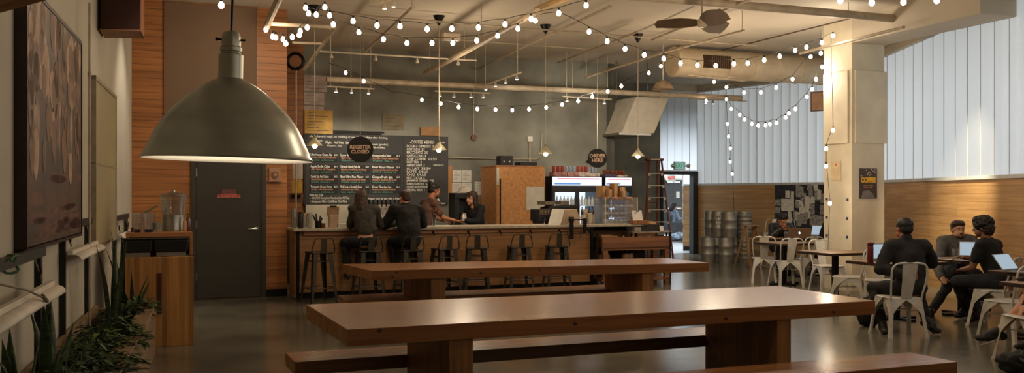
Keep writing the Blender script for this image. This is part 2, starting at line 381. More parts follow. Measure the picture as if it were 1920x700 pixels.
MB().bb(-.105, .105, -.004, 0, 0, .072).build('notice_plate', mat('grey_red_plate', (96,62,52), .7), ds)
text('ELEVATOR', .05, red_l, ds, (0,-.006,-.016), align='CENTER', bold=.001); text('EQUIPMENT ROOM', .046, red_l, ds, (0,-.006,-.044), align='CENTER', bold=.001, sx=.85)
# tall painted wall panel above the door
r0, _ = hit(CORN, U, 309); r1, _ = hit(CORN, U, 481)
pw = (r1-r0).length
pn = MB().bb(0, pw, -.03, 0, 2.34, zat(4, r0.y)).build('wall_panel', mat('tan_panel', (108,84,62), .7, 0, .03, 2), loc=r0, rz=UA, bevel=.004); pn['kind']='structure'
MB().bb(-.012, 0, -.036, 0, 2.34, zat(2, r0.y)).bb(pw, pw+.012, -.036, 0, 2.34, zat(2, r0.y)).bb(-.012, pw+.012, -.036, 0, zat(4, r0.y), zat(4, r0.y)+.012).build('panel_edge', wood('edge_wood', (150,100,60), (110,70,40), 'z'), pn)
bb0 = wallseg('baseboard_left', q1, WD, 0, .12, black, th=.02, side=-1)
bb1 = wallseg('baseboard_planks', CORN, q0, 0, .12, black, th=.02, side=-1)
# ================================================================== big glulam tables and benches
def slab_table(name, NL, NR, FR, FL, legs, label, knots=()):
    c = [G(*p, .76) for p in (NL, NR, FR, FL)]
    d = (c[1]-c[0]); ang = math.atan2(d.y, d.x); O = Vector((c[0].x, c[0].y, 0))
    Mi = (Matrix.Translation(O) @ Matrix.Rotation(ang, 4, 'Z')).inverted()
    lc = [Mi @ p for p in c]
    t = E(name, O, ang, label, 'table')
    MB().prism([(p.x, p.y) for p in lc], .65, .76).build('tabletop', wtable, t, bevel=.004)
    LN = d.length; wl = lc[3].y; 
    for (px, wd, dp) in legs:
        k = (px-CX)/F; dd = d.normalized(); s = (k*c[0].y-c[0].x)/(dd.x-k*dd.y)
        f = s/LN; sl = (1-f)*(lc[3].x-lc[0].x)/lc[3].y + f*(lc[2].x-lc[1].x)/lc[2].y
        y0 = .03; y1 = y0+dp
        MB().prism([(s+sl*y0, y0), (s+sl*y0+wd, y0), (s+sl*y1+wd, y1), (s+sl*y1, y1)], 0, .65).build('leg', wleg, t, bevel=.004)
    for (px, py) in knots:
        s = hit(O, d.normalized(), px)[1]; kz = zat(py, (O+d.normalized()*s).y)
        MB().sphere((s, .0, kz), (.018,.0022,.013), 12, 8, jit=.5).build('wood_knot', mat('knot_dark', (60,32,14), .6), t, smooth=True)
    return t
slab_table('communal_table', (651,618.3), (1641.5,564.2), (1459.5,536.4), (574,571.5), ((844.6,.17,1.0),(1462,.13,1.0)), 'long thick wooden communal table nearest the camera, in front of the other long table', ((1079,607),(1361.5,597),(1563.7,584.7),(712,619.5)))
slab_table('communal_table', (696,507.7), (1329.5,493.2), (1250,484), (641.8,495.4), ((810.3,.17,.88),(1207,.15,.9)), 'long thick wooden communal table closer to the bar stools', ((735.7,519),(744,511),(902,512),(1012,507)))
def bench(nl, fl, L, name, label, supp, z=.385, right=False, nr=None, fr=None):
    if right:
        a = G(*nr, z); b = G(*fr, z); ang = math.atan2(1700, 4400); dd = Vector((math.cos(ang), math.sin(ang), 0)); a = a-dd*L; b = b-dd*L
    else:
        a = G(*nl, z); b = G(*fl, z); ang = math.atan2(1700, 4400)
    O = Vector((a.x, a.y, 0)); Mi = (Matrix.Translation(O) @ Matrix.Rotation(ang, 4, 'Z')).inverted(); q = Mi @ b
    t = E(name, O, ang, label, 'bench')
    MB().prism([(0,0), (L,0), (L+q.x,q.y), (q.x,q.y)], z-.1, z).build('seat', wtable, t, bevel=.004)
    for s in supp: MB().prism([(s,.03), (s+.12,.03), (s+.12+q.x*.85,q.y-.03), (s+q.x*.85,q.y-.03)], 0, z-.1).build('leg', wleg, t, bevel=.003)
bench((553,679.5), (535,662), 3.95, 'bench', 'long wooden bench on the far side of the nearest communal table', (1.0, 3.80))
bench((649,563), (633,554), 4.0, 'bench', 'long wooden bench between the far communal table and the bar stools', (1.0, 3.55))
bench(None, None, 4.0, 'bench', 'wooden bench on the near side of the nearest communal table, right end in view', (.7, 3.1), right=True, nr=(1795,679), fr=(1706,661))

# ================================================================== bar
BP = G(551, 429.4, 1.091); BQ = G(1209, 420.1, 1.091); bd = (BQ-BP); BA = math.atan2(bd.y, bd.x)
BOr = Vector((BP.x, BP.y, 0)); BU = Vector((math.cos(BA), math.sin(BA), 0)); BV = Vector((-math.sin(BA), math.cos(BA), 0))
def bar_s(px, t=0):   # distance along the bar at which column px is seen, t metres behind its front edge
    return hit(BOr+BV*t, BU, px)[1]
def bpt(px, t, z=0): p = hit(BOr+BV*t, BU, px)[0]; p.z = z; return p
LB = bd.length; sE = bar_s(1107, .12)
bar = E('bar_counter', BOr, BA, 'long wood-fronted bar counter with a pale stone top', 'bar counter')
stone = mat('pale_stone_top', (176,164,144), .3, 0, .1, 12)
MB().bb(0, LB, 0, .72, 1.05, 1.091).build('countertop', stone, bar, bevel=.004)
MB().bb(.05, sE, .14, .62, .1, 1.05).build('front_panel', wbar, bar)
MB().bb(.1, sE-.05, .2, .6, 0, .1).build('toe_kick', black, bar)
MB().bb(.03, .05, .12, .66, .02, 1.05).build('end_panel', wbar, bar)
MB().bb(.05, .1, .1, .14, .02, 1.05).bb(sE, sE+.05, .1, .62, .02, 1.05).build('corner_post', black, bar)
MB().bb(.16, sE-.1, .1, .14, .98, 1.05).build('apron_rail', wood('rail_wood', (186,128,80), (140,88,50), 'x'), bar)
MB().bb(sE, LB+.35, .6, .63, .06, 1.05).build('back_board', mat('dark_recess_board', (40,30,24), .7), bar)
MB().cyl((LB-.12, .5, 0), (LB-.12, .5, 1.05), .025).cyl((LB-.12, .1, 0), (LB-.12, .1, 1.05), .02).build('steel_post', black, bar)
for px in (812, 878, 937, 994, 1048, 1102):
    s = bar_s(px, .1); MB().tube([(s, .1, 1.0), (s, .06, 1.0), (s, .055, .96), (s, .03, .95), (s, .025, .98)], .008, 6).sphere((s, .1, 1.0), .02, 8, 6).build('bag_hook', black, bar)
# shelf unit at the right end
su0 = bar_s(1121, .1); su1 = bar_s(1247, .1)
su = E('merchandise_shelf', BOr+BU*su0-BV*.05, BA, 'rough wooden display shelf unit full of goods at the right end of the bar', 'shelf')
ws = wood('shelf_wood', (160,104,62), (104,62,36), 'x', .6, lam=.06); L_ = su1-su0
z1 = zat(468, 15.6); z2 = zat(446, 15.6)
MB().bb(0, L_, 0, .5, z1-.01, z1+.02).bb(0, L_, 0, .02, z1-.03, z2).bb(0, .02, 0, .5, z1, z2).bb(L_-.02, L_, 0, .5, z1, z2).bb(0, L_, .48, .5, z1, z2+.1).build('upper_tray', ws, su)
MB().bb(0, L_, 0, .5, .38, .42).build('middle_shelf', ws, su)
MB().bb(0, L_, 0, .5, .10, .13).build('bottom_shelf', ws, su)
for x in (.03, L_-.09):
    MB().bb(x, x+.09, .0, .07, 0, z1-.01).build('leg', ws, su); MB().bb(x, x+.09, .42, .49, 0, z1-.01).build('leg', ws, su)
MB().bb(L_+.0, L_+.03, .0, .03, 0, .95).bb(L_, L_+.03, .47, .5, 0, .95).bb(-.1, -.07, 0, .03, 0, .95).build('metal_frame', black, su)
MB().bb(bar_s(1180,.1)-su0, L_+.05, .0, .4, .935, .955).build('glass_shelf', mat('pale_shelf', (150,140,124), .3), su)
MB().bb(bar_s(1180,.1)-su0+.01, bar_s(1180,.1)-su0+.03, .1, .13, z2, .935).bb(L_-.0, L_+.02, .1, .13, z2-.05, .935).build('shelf_bracket', black, su)

# bar stools (dark metal, low back)
def make_stool(name, label, mt, plate, seat_z=.76, hoop=.2, hw=.17):
    t = E(name, (0,0,0), 0, label, 'bar stool', 'dark metal stools along the bar')
    m = MB(); n = 24
    m.bb(-.165, .165, -.165, .165, seat_z-.03, seat_z).build('seat', mt, t, bevel=.02)
    for sx, sy in ((-1,-1), (1,-1), (-1,1), (1,1)):
        m = MB(); a = .15; b = .215
        top = Vector((sx*a, sy*a, seat_z-.02)); bot = Vector((sx*b, sy*b, 0))
        for k, (w0, w1) in enumerate([(.075, .032)]):
            ex = Vector((-sx, 0, 0)); ey = Vector((0, -sy, 0))
            for e in (ex, ey):
                m.extr([top, top+e*w0, bot+e*w1, bot], (ex if e is ey else ey)*.006)
        m.box((bot.x-sx*.012, bot.y-sy*.012, .01), (.035, .035, .02)).build('leg', mt, t)
    for z in (.22, .62):
        f = 1-(z/seat_z); r = .15+(.215-.15)*f-.004
        MB().tube([(-r,-r,z), (r,-r,z), (r,r,z), (-r,r,z)], .008, 6, closed=True).build('footrest_ring', mt, t)
    MB().tube([(-hw-.01,-.15,seat_z-.02), (-hw-.01,-.165,seat_z+.05), (-hw+.02,-.185,seat_z+hoop-.03), (-hw+.05,-.19,seat_z+hoop), (hw-.05,-.19,seat_z+hoop), (hw-.02,-.185,seat_z+hoop-.03), (hw+.01,-.165,seat_z+.05), (hw+.01,-.15,seat_z-.02)], .0095, 8).build('back_hoop', mt, t, smooth='auto')
    MB().extr([(-.05,-.168,seat_z-.02), (.05,-.168,seat_z-.02), (.045,-.194,seat_z+hoop), (-.045,-.194,seat_z+hoop)], (0,.006,0)).build('back_plate', plate, t)
    return t
gun = mat('gunmetal', (58,52,44), .42, .5, .12); gun2 = mat('gunmetal_plate', (70,64,52), .38, .5, .12)
st0 = make_stool('bar_stool', 'x', gun, gun2)
sl = [(598, .45, 'dark metal bar stool at the left end of the bar, empty'), (690, .45, 'dark metal bar stool under the seated woman with long hair'), (768, .45, 'dark metal bar stool under the seated man in a black jacket'),
      (833, .32, 'empty dark metal bar stool just right of the man in the black jacket'), (893, .3, 'empty dark metal bar stool, second to the right of the seated man'),
      (973, .28, 'empty dark metal bar stool, second from the right end of the bar'), (1044, .3, 'empty dark metal bar stool closest to the right end of the bar')]
for i, (px, dt, lb) in enumerate(sl):
    p = bpt(px, -dt+.1); o = st0 if i == 0 else dup(st0)
    o.location = p; o.rotation_euler.z = BA+R([14,4,4,10,-14,-6,-10][i]); o['label'] = lb

# ================================================================== white metal cafe chairs
def make_chair(mt, dark):
    t = E('metal_chair', (0,0,0), 0, 'x', 'chair', 'cream metal cafe chairs')
    sz = .45
    m = MB(); m.prism([(-.18,-.17), (.18,-.17), (.21,.10), (.19,.19), (.1,.22), (-.1,.22), (-.19,.19), (-.21,.10)], sz-.014, sz).build('seat', mt, t, bevel=.006, smooth='auto')
    # skirt with arches between legs, each leg a tapering curved sheet
    def arch(p, q, nrm, lt, lb):       # p,q top corners; nrm outward; vertical sheet w/ arch
        p = Vector(p); q = Vector(q); nrm = Vector(nrm); mm = MB(); n = 14; L = (q-p).length; e = (q-p)/L
        return mm, p, e, L
    corners = {(-1,-1): (-.18,-.17), (1,-1): (.18,-.17), (1,1): (.2,.18), (-1,1): (-.2,.18)}
    for (sx, sy), (cx, cy) in corners.items():
        m = MB(); fo = Vector((cx+sx*.045, cy+sy*.075, 0)); tp = Vector((cx, cy, sz-.01))
        for e in (Vector((-sx,0,0)), Vector((0,-sy,0))):
            rows = []
            for i in range(9):
                f = i/8; c = tp.lerp(fo, f); c.z = (sz-.01)*(1-f)
                wd = .038+.16*max(0, 1-f*2.5)**1.5
                rows.append((c, c+e*wd))
            off = Vector((-sx*.004, 0, 0)) if e.y else Vector((0, -sy*.004, 0))
            va = [(m.bm.verts.new(a), m.bm.verts.new(b)) for a, b in rows]; vb = [(m.bm.verts.new(a+off), m.bm.verts.new(b+off)) for a, b in rows]
            for i in range(8):
                m._f([va[i][0], va[i][1], va[i+1][1], va[i+1][0]]); m._f([vb[i][0], vb[i+1][0], vb[i+1][1], vb[i][1]])
                m._f([va[i][1], vb[i][1], vb[i+1][1], va[i+1][1]])
        m.box((fo.x-sx*.012, fo.y-sy*.012, .012), (.032,.032,.024)).build('leg', mt, t)
    pts = []
    for i in range(17):
        a = math.pi*i/16; x = -math.cos(a); 
        pts.append((x*(.205-.02*math.sin(a)), -.255-.02*math.sin(a), .70+.15*math.sin(a)**.8))
    cr_ = [(math.sin(R(a)), 1-math.cos(R(a))) for a in (15,30,45,60,75,90)]
    lf = [(-.172,-.165,sz-.03), (-.182,-.19,.52), (-.196,-.225,.62), (-.203,-.25,.72)]+[(-.203+.085*(1-math.cos(R(a))), -.255-.02*math.sin(R(a)), .755+.092*math.sin(R(a))) for a in (0,18,36,54,72,90)]
    pts = lf+[(-.06,-.28,.853), (.06,-.28,.853)]+[(-x, y, z) for x, y, z in reversed(lf)]
    MB().tube(pts, .0115, 8).build('back_hoop', mt, t, smooth='auto')
    rows = [(.062, -.172, sz-.005), (.066, -.2, .55), (.074, -.235, .66), (.082, -.258, .76), (.085, -.277, .845)]
    m = MB(); va = [[m.bm.verts.new((x*w, y-.004*(1-x*x), z)) for x in (-1,-.9,-.3,.3,.9,1)] for w, y, z in rows]
    vb = [[m.bm.verts.new(v.co+Vector((0,.005,0))) for v in r] for r in va]
    for A2, flip in ((va,0), (vb,1)):
        for i in range(len(A2)-1):
            for j in range(5): m._f([A2[i][j], A2[i][j+1], A2[i+1][j+1], A2[i+1][j]])
    m.build('back_plate', mt, t, smooth='auto')
    MB().tube([(-.15,-.13,.3), (.15,.13,.3)], .006, 6).tube([(.15,-.13,.3), (-.15,.13,.3)], .006, 6).build('cross_brace', mt, t)
    return t
ch0 = make_chair(cream, black); chair_used = []
def chair(px, Y, rz, label, grp='cream metal cafe chairs'):
    o = ch0 if not chair_used else dup(ch0); chair_used.append(1)
    p = at(px, HY, Y); p.z = 0; o.location = p; o.rotation_euler = (0, 0, R(rz)); o['label'] = label; o['group'] = grp; return o
chair(1686, 10.35, 2, 'cream metal chair the man in the dark jacket sits on')
chair(1868, 11.1, 38, 'cream metal chair under the curly-haired man in a black t-shirt')
chair(1896, 9.95, 20, 'empty cream metal chair in front of the chair of the curly-haired man')
chair(1937, 8.7, 100, 'cream metal chair cut off by the right edge, beside the bare-legged person')
chair(1474, 15.9, 6, 'cream metal chair with its back square to us in front of the laptop table')
chair(1432, 16.6, -14, 'cream metal chair at the left corner of the small tables near the kegs')
chair(1508, 16.4, 22, 'cream metal chair turned to the right behind the other chairs near the laptop woman')
chair(1552, 14.9, 188, 'cream metal chair behind the small table beside the column')
chair(1592, 12.9, 62, 'cream metal chair pushed in at the small table with pale top beside the column')
chair(1650, 12.4, 160, 'cream metal chair behind the table with the red bottle')
# high stools behind
hs0_ = make_stool('tall_metal_stool', 'tall cream metal stool with a hooped back against the wainscot', cream, cream, .76, .3, .19)
hs0_['group'] = 'tall cream stools by the notice board'
p = at(1448, HY, 20.0); p.z = 0; hs0_.location = p; hs0_.rotation_euler.z = R(150); hs0_['label'] = 'tall cream metal stool with hooped back between the wooden step ladder and the laptop woman'
hs1 = dup(hs0_, at(1487, HY, 19.6)*Vector((1,1,0)) if False else None); p = at(1487, HY, 19.8); p.z = 0; hs1.location = p; hs1.rotation_euler.z = R(200); hs1['label'] = 'tall cream metal stool with hooped back right behind the laptop woman'

# small cafe tables
top_m = wood('cafe_top_wood', (176,140,100), (140,104,70), 'x', .4, lam=.08, rot=True); edge_m = mat('dark_edge', (48,36,28), .5)
def cafe(px, Y, w, d, rz, label, z=.75, pedestal=True):
    p = at(px, HY, Y); p.z = 0
    t = E('cafe_table', p, R(rz), label, 'table', 'small square cafe tables')
    MB().bb(-w/2, w/2, -d/2, d/2, z-.006, z).build('tabletop', top_m, t)
    MB().bb(-w/2-.004, w/2+.004, -d/2-.004, d/2+.004, z-.04, z-.006).build('table_edge', edge_m, t)
    MB().bb(-.035, .035, -.035, .035, .02, z-.04).build('pedestal', black, t)
    MB().bb(-.3, .3, -.04, .04, 0, .025).bb(-.04, .04, -.3, .3, 0, .025).build('foot', black, t)
    MB().bb(-.2, .2, -.03, .03, z-.06, z-.04).bb(-.03, .03, -.2, .2, z-.06, z-.04).build('support_plate', black, t)
    return t
cafe(1470, 16.3, .75, .7, 21, 'small wood-topped cafe table in front of the laptop woman\'s table')
cafe(1482, 17.9, .9, .6, 21, 'small cafe table the woman in the leather jacket works at')
cafe(1528, 18.75, .7, .5, 21, 'small cafe table under the laptop with the teal screen beside the column')
cafe(1566, 13.7, .8, .75, 21, 'small pale-topped cafe table beside the column with no one at it')
cafe(1680, 11.75, 1.0, .7, 21, 'small cafe table with the red bottle, in front of the man in the dark jacket')
cafe(1803, 12.2, .7, .62, 21, 'small cafe table between the bearded man and the curly-haired man')
cafe(1945, 10.2, .8, .6, 21, 'dark-edged cafe table at the right edge under the tilted laptop')
cafe(1965, 8.9, .7, .5, 21, 'cafe table cut off by the right edge, closest to the camera')
# ================================================================== the big dome lamp in the foreground
LY = 3.1
lp = at(428.5, 297, LY)
lamp = E('dome_pendant', lp, 0, 'big brushed metal dome pendant lamp hanging in the foreground, lit', 'pendant lamp', rot=(0, R(1.3), R(10)))
s = LY/F; Rr = 151.5*s
prof = []
for a in range(0, 91, 5):
    t = R(a); prof.append((Rr*math.cos(t)**.92 if a < 90 else 0, 1.03*Rr*math.sin(t)*.965))
prof = [(r_*s, z_*s) for r_, z_ in ((150.5,5),(147,14),(143.5,22),(139,31),(134,43),(127,56),(119,69),(110,81),(100,92),(89,102.5),(78,113),(67,122.5),(56,130.5),(45,138),(34,143.5),(26,147.5))]
prof = [(Rr+.004, -.006), (Rr+.006, 0)]+prof+[(22.5*s, prof[-1][1]+.004)]
dome = mat('spun_metal', (182,184,172), .30, .75, .08, 5, stretch=(1,1,3), bump=.03, bscale=40)
enam = mat('white_enamel_inside', (245,240,228), .5, 0, .01)
MB().lathe(prof, seg=72).build('shade', dome, lamp, smooth='auto')
inn = [(max(r-.006, .005), z-.003) for r, z in prof[1:]]
MB().lathe([(Rr+.004, -.006)]+inn, seg=72).build('inner_shade', enam, lamp, smooth='auto')
zt = prof[-1][1]
MB().lathe([(22.5*s, zt-.004), (22.5*s, zt+44*s), (19*s, zt+46*s), (18*s, zt+50*s), (20*s, zt+51*s), (20*s, zt+58*s), (17.5*s, zt+60*s), (17.5*s, zt+78*s), (14*s, zt+86*s), (5*s, zt+90*s), (0, zt+90*s)], seg=40).build('neck', mat('cast_neck', (168,164,146), .38, .85, .1), lamp, smooth='auto')
MB().cyl((-26*s,0,zt+73*s), (26*s,0,zt+73*s), .0035).sphere((-26*s,0,zt+73*s), .006, 8, 6).build('thumb_screw', black, lamp)
MB().cyl((0,0,zt+88*s), (.03,0,CEIL-lp.z), .0045, seg=8).build('cord', black, lamp)
MB().sphere((0,0,.12), (.035,.035,.045), 20, 12).build('bulb', emat('big_bulb', (255,236,208), 90), lamp, smooth=True)

# ================================================================== small glass pendants over the bar
milk = mat('frosted_shade', (200,190,160), .25, 0, .05, trans=.55, ior=1.2)
def pendant(px, pyb, Y, label, first=[None]):
    b = at(px, pyb, Y)
    if first[0] is None:
        o = E('glass_pendant', b, 0, label, 'pendant lamp', 'small glass pendants above the bar'); first[0] = o
        MB().lathe([(.125,0), (.118,.012), (.07,.065), (.035,.10), (.028,.125), (.024,.125), (.03,.098), (.064,.062), (.112,.008), (.125,0)], seg=24).build('shade', milk, o, smooth='auto')
        MB().sphere((0,0,-.005), .040, 14, 10).build('bulb', bulb_m, o, smooth=True)
        MB().lathe([(0,.16), (.02,.155), (.026,.12), (.024,.03), (0,.03)], seg=14).build('socket', mat('brass_socket', (110,92,60), .4, .7), o, smooth='auto')
    else:
        o = dup(first[0], b, label=label)
        for c in list(o.children):
            if c.name.startswith(('cord', 'canopy')): bpy.data.objects.remove(c)
    MB().cyl((0,0,.15), (0,0,CEIL-b.z), .006, seg=6).build('cord', pipe_m, o)
    MB().lathe([(0,-.16), (.02,-.15), (.1,0), (0,0)], seg=20).build('canopy', black, o, loc=(0,0,CEIL-b.z))
    return o
pendant(590, 273, 14.1, 'small glass pendant with lit bulb just right of the big dome lamp')
pendant(823, 281, 14.9, 'small glass pendant hanging in front of the coffee menu')
pendant(1023, 288, 15.7, 'small glass pendant above the till, left of the fridge')
pendant(1196, 293, 16.6, 'small glass pendant hanging in front of the step ladder')
pendant(1039, 306, 20.2, 'small glass pendant above the fridge, behind the row over the bar')
# ================================================================== round hanging signs
sb = mat('sign_black', (20,18,17), .6); sl_ = mat('sign_letter_pink', (208,176,150), .7)
def rsign(px, py, Y, r, lines, sz, label, tail=False):
    p = at(px, py, Y); o = E('hanging_sign', p, 0, label, 'sign')
    m = MB(); n0 = 0; m.cyl((0,-.01,0), (0,.01,0), r, seg=56)
    if tail: m.extr([(-r*.98,-.01,-.1*r), (-r*1.28,-.01,-.42*r), (-r*.8,-.01,-.6*r)], (0,.02,0))
    m.build('sign_board', sb, o)
    for i, l in enumerate(lines): text(l, sz, sl_, o, (0,-.0125,(len(lines)/2-.5-i)*sz*.98), align='CENTER', bold=.0032)
    m = MB()
    for dx in (0,): m.cyl((dx,0,r*.95), (dx,0,CEIL-p.z), .004, seg=6)
    m.build('hanging_wire', steel, o); return o
rsign(675.5, 280.5, 14.2, 24.5*14.2/F, ('REGISTER', 'CLOSED'), .076, 'round black hanging sign reading REGISTER CLOSED')
rsign(1120, 297, 16.6, 18*16.6/F, ('ORDER', 'HERE'), .088, 'round black hanging sign reading ORDER HERE', True)

# ================================================================== string lights
sock = mat('bulb_socket', (24,22,20), .6)
proto_b = MB().lathe([(0,-.04), (.013,-.036), (.024,-.026), (.029,-.008), (.024,.012), (.014,.024), (.013,.036), (0,.036)], seg=14).build('bulb', bulb_m, smooth=True)
proto_s = MB().lathe([(0,.066), (.012,.064), (.015,.03), (0,.03)], seg=8).build('socket', sock, proto_b)
used_b = []
clear_b = mat('unlit_bulb', (150,130,100), .15, 0, .02, trans=.6)
def string(pts, label, Y0, Y1, name='string_light', hang=.0, bulbs=None, ends=(None, None), dim=False):
    n = len(pts); P = [at(x, y, Y0+(Y1-Y0)*i/max(1, n-1)) for i, (x, y) in enumerate(pts)]
    P = [Vector((p.x, p.y, min(p.z, CEIL-.12))) for p in P]
    o = E(name, P[0], 0, label, 'string lights', 'warm globe string lights')
    O = P[0]; c = []
    if ends[0]: c.append(at(*ends[0]))
    for p in P: c.append(p+Vector((0,0,.062)))
    if ends[1]: c.append(at(*ends[1]))
    # cable dips gently between bulbs
    cable = []
    for i, p in enumerate(c):
        cable.append(p-O)
        if i+1 < len(c): m = (p+c[i+1])/2; L = (c[i+1]-p).length; cable.append(m-O+Vector((0,0,-.01*L+.012)))
    MB().tube(cable, .0045, 5).build('cable', sock, o)
    for i, p in enumerate(P):
        if not used_b: b = proto_b; used_b.append(1)
        else:
            b = proto_b.copy(); COL.objects.link(b); s_ = proto_s.copy(); COL.objects.link(s_); s_.parent = b
        b.parent = o; b.location = p-O
    return o
string([(662,38.6),(707,47),(750,48.7),(801,54),(847,53),(897,51),(947,45),(996,35),(1047.6,24),(1099,9.6)], 'upper string of lit globe bulbs sagging under the ceiling from the left cluster', 11.2, 11.2, ends=((600,18,11.2),(1140,-10,11.2)))
string([(625,45.6),(673,60),(719,73),(763,80),(810,80),(849,80),(894,75.4),(933,66.5),(971,53),(1004,38)], 'lower string of lit globe bulbs running just beneath the upper one', 12, 12, ends=((600,28,12),(1047,22,12)))
string([(1104.5,59),(1138.5,77),(1172,91),(1208,102.5),(1244.6,109.6),(1276,118),(1307.7,121.5),(1342,122.6),(1376,119),(1402,118),(1433,112),(1462,105),(1491,94),(1512,88),(1541,79.5),(1562,67)], 'long string of lit globe bulbs draped in front of the round duct to the column', 12, 15.0, ends=((1047,22,12),None))
string([(648,136),(682,152)], 'two lit globe bulbs on a loose string near the taped notices', 16.5, 16.5, ends=((615,118,16.5),(740,175,16.5)))
string([(791,187),(826.5,194),(860,200.5),(895,204),(929,205.4),(960.5,205.8),(992,204.4),(1024,201),(1053.8,195.8),(1084,189),(1110.7,181),(1139.5,171),(1165,161),(1216.7,136.5),(1239,123.7)], 'sagging string of lit globe bulbs in front of the grey concrete wall behind the bar', 16.8, 16.8, ends=((740,172,16.8),(1262,108,16.8)))
string([(1339,153),(1362,163),(1395,173),(1426.6,172.7),(1455.5,164),(1486,148),(1520,106),(1539,99.5)], 'short string of globe bulbs curving under the round duct to the column', 17.5, 15.3)
string([(1324,189),(1362,186),(1371,204),(1387,215),(1396,224),(1410,232),(1421.7,235),(1435.5,234.7),(1443.6,232.5),(1456,230),(1473,220),(1479,212),(1491.6,204),(1512.7,181),(1523,167),(1530,148),(1541.7,125)], 'deep garland of small globe bulbs looping in front of the far channel glass', 19.5, 15.5)
string([(1363.8,232),(1366,255.5),(1369.5,278),(1369,303),(1373,326)], 'vertical strand of globe bulbs hanging down the far channel glass above the kegs', 20.6, 20.6, ends=((1362,180,20.6),(1377,410,20.6)))
string([(1562,244),(1549,278.7),(1549,311),(1556,381)], 'strand of globe bulbs running down the front corner of the column', 14.75, 14.75, ends=((1558,70,14.75),(1552,480,14.75)))
string([(573,14),(578.6,24.6),(593,27),(609,13),(618,28),(625,45)], 'tangle of lit globe bulbs at the ceiling above the bar end', 11.6, 11.4)
string([(498.6,55),(511,68),(517,70),(531,73),(536,81),(548,69),(561,65),(563,58),(576,51),(573,102)][:9], 'drooping cluster of lit globe bulbs in front of the plank wall corner', 11.8, 11.6, ends=(None,(593,20,11.6)))
string([(1575.5,0),(1634.7,4),(1694,3),(1756.6,0)], 'string of lit globe bulbs along the top edge above the column', 9.5, 9.5, ends=((1520,-15,9.5),(1830,-16,9.5)))
string([(415,9)], 'single globe bulb dangling behind the dome lamp cord', 9.0, 9.0, ends=((414,-15,9.0),None))
# ================================================================== pipes, tracks, duct
pn_ = [0]
def pipe(a, b, z, r, label, m=pipe_m, name='ceiling_pipe', Ya=None, Yb=None, z2=None, drops=()):
    A = G(*a, z) if Ya is None else at(*a, Ya); B = G(*b, z if z2 is None else z2) if Yb is None else at(*b, Yb)
    mb = MB().tube([Vector((0,0,0)), B-A], r, 10)
    for f in drops:
        q = (B-A)*f; mb.cyl(q, (q.x, q.y, CEIL-A.z), .006, seg=6)
    o = mb.build(name, m, loc=A, smooth='auto'); tag(o, label, 'pipe', 'pipes under the ceiling'); return o
pipe((612,149), (1390,184), 3.74, .055, 'thick painted pipe running the whole width in front of the bar\'s concrete wall', drops=(.05,.32,.55,.8))
pipe((1180,-8), (1806,46), 4.36, .062, 'thick painted pipe crossing the ceiling top right to the channel glass', drops=(.3,.62))
pipe((798,137), (1008,22), 3.95, .05, 'thick diagonal pipe coming down from the ceiling left of centre', drops=(.05,.6))
pipe((1007,20), (1075,-10), 4.2, .06, 'short yellowish thick pipe at the top edge, centre', m=mat('yellow_pipe', (190,160,110), .5), drops=(.1,))
pipe((887,134), (1148,10), 4.25, .02, 'thin diagonal conduit from the concrete wall to the top edge, centre', drops=(.02,.5))
pipe((682,99), (775,12), 4.2, .022, 'thin diagonal conduit left of the bar pendants', drops=(.0,.98))
pipe((1097,146), (1240,99.5), 4.0, .022, 'thin diagonal conduit ending above the order sign', drops=(.02,))
pipe((1240,99.5), (1395,57), 4.2, .02, 'thin diagonal conduit under the ceiling fan', drops=(.98,))
pipe((1045,118), (1195,60), 4.4, .018, 'thin diagonal conduit just under the ceiling behind the pendants')
pipe((635,25), (905,47), 4.4, .013, 'thin conduit parallel to the bar, upper')
pipe((657,61), (1117,93), 4.42, .013, 'thin conduit parallel to the bar, lower one near the junction box')
pipe((905,47), (1420,86), 4.42, .013, 'long thin conduit across the middle of the ceiling')
pipe((507,45), (628.6,51.4), 4.0, .028, 'short cross pipe at the plank wall corner, upper')
pipe((548,80), (606,82), 3.9, .02, 'short cross pipe at the plank wall corner, lower')
pipe((628.6,51.4), (571,130), 4.0, .024, 'slanting pipe from the cross pipe down towards the taped notices', z2=3.6)
pipe((524,-6), (499,52), 3.85, .045, 'thick slanted pipe ending at the bulb cluster', Ya=10.5, Yb=11.9)
pipe((1290,140), (1396,152), 3.85, .02, 'thin conduit under the left part of the round duct')
pipe((1500,100), (1695,51), 4.0, .022, 'thin conduit crossing in front of the column head')
pipe((1350,95), (1601,33), 4.5, .012, 'thin dark conduit along the ceiling from the duct to the column', m=mat('dark_conduit', (84,66,48), .6))
pipe((1222,75), (1500,-40), 4.35, .02, 'thin diagonal conduit beside the ceiling fan')
pipe((555,128), (555,410), 0, .016, 'vertical pipe with a black ring beside the plank wall', Ya=16.5, Yb=16.5)
jb = MB().box((0,0,0), (.24,.14,.09)).build('junction_box', pipe_m, loc=at(845.5,70,12.6), rz=UA, bevel=.006); tag(jb, 'painted junction box under the ceiling conduits', 'junction box')
rg = MB().tube([(math.cos(a)*.14, 0, math.sin(a)*.14) for a in [2*math.pi*i/28 for i in range(28)]], .03, 8, closed=True).build('cable_coil', black, loc=at(554,115,16.3), smooth='auto'); tag(rg, 'black ring of coiled cable hanging by the vertical pipe', 'cable coil')
tr_m = mat('track_rail', (190,176,150), .5)
cold = emat('cold_spot_glow', (214,228,255), 10); warmspot = mat('spot_glass', (220,190,150), .1, 0, .02, trans=.3)
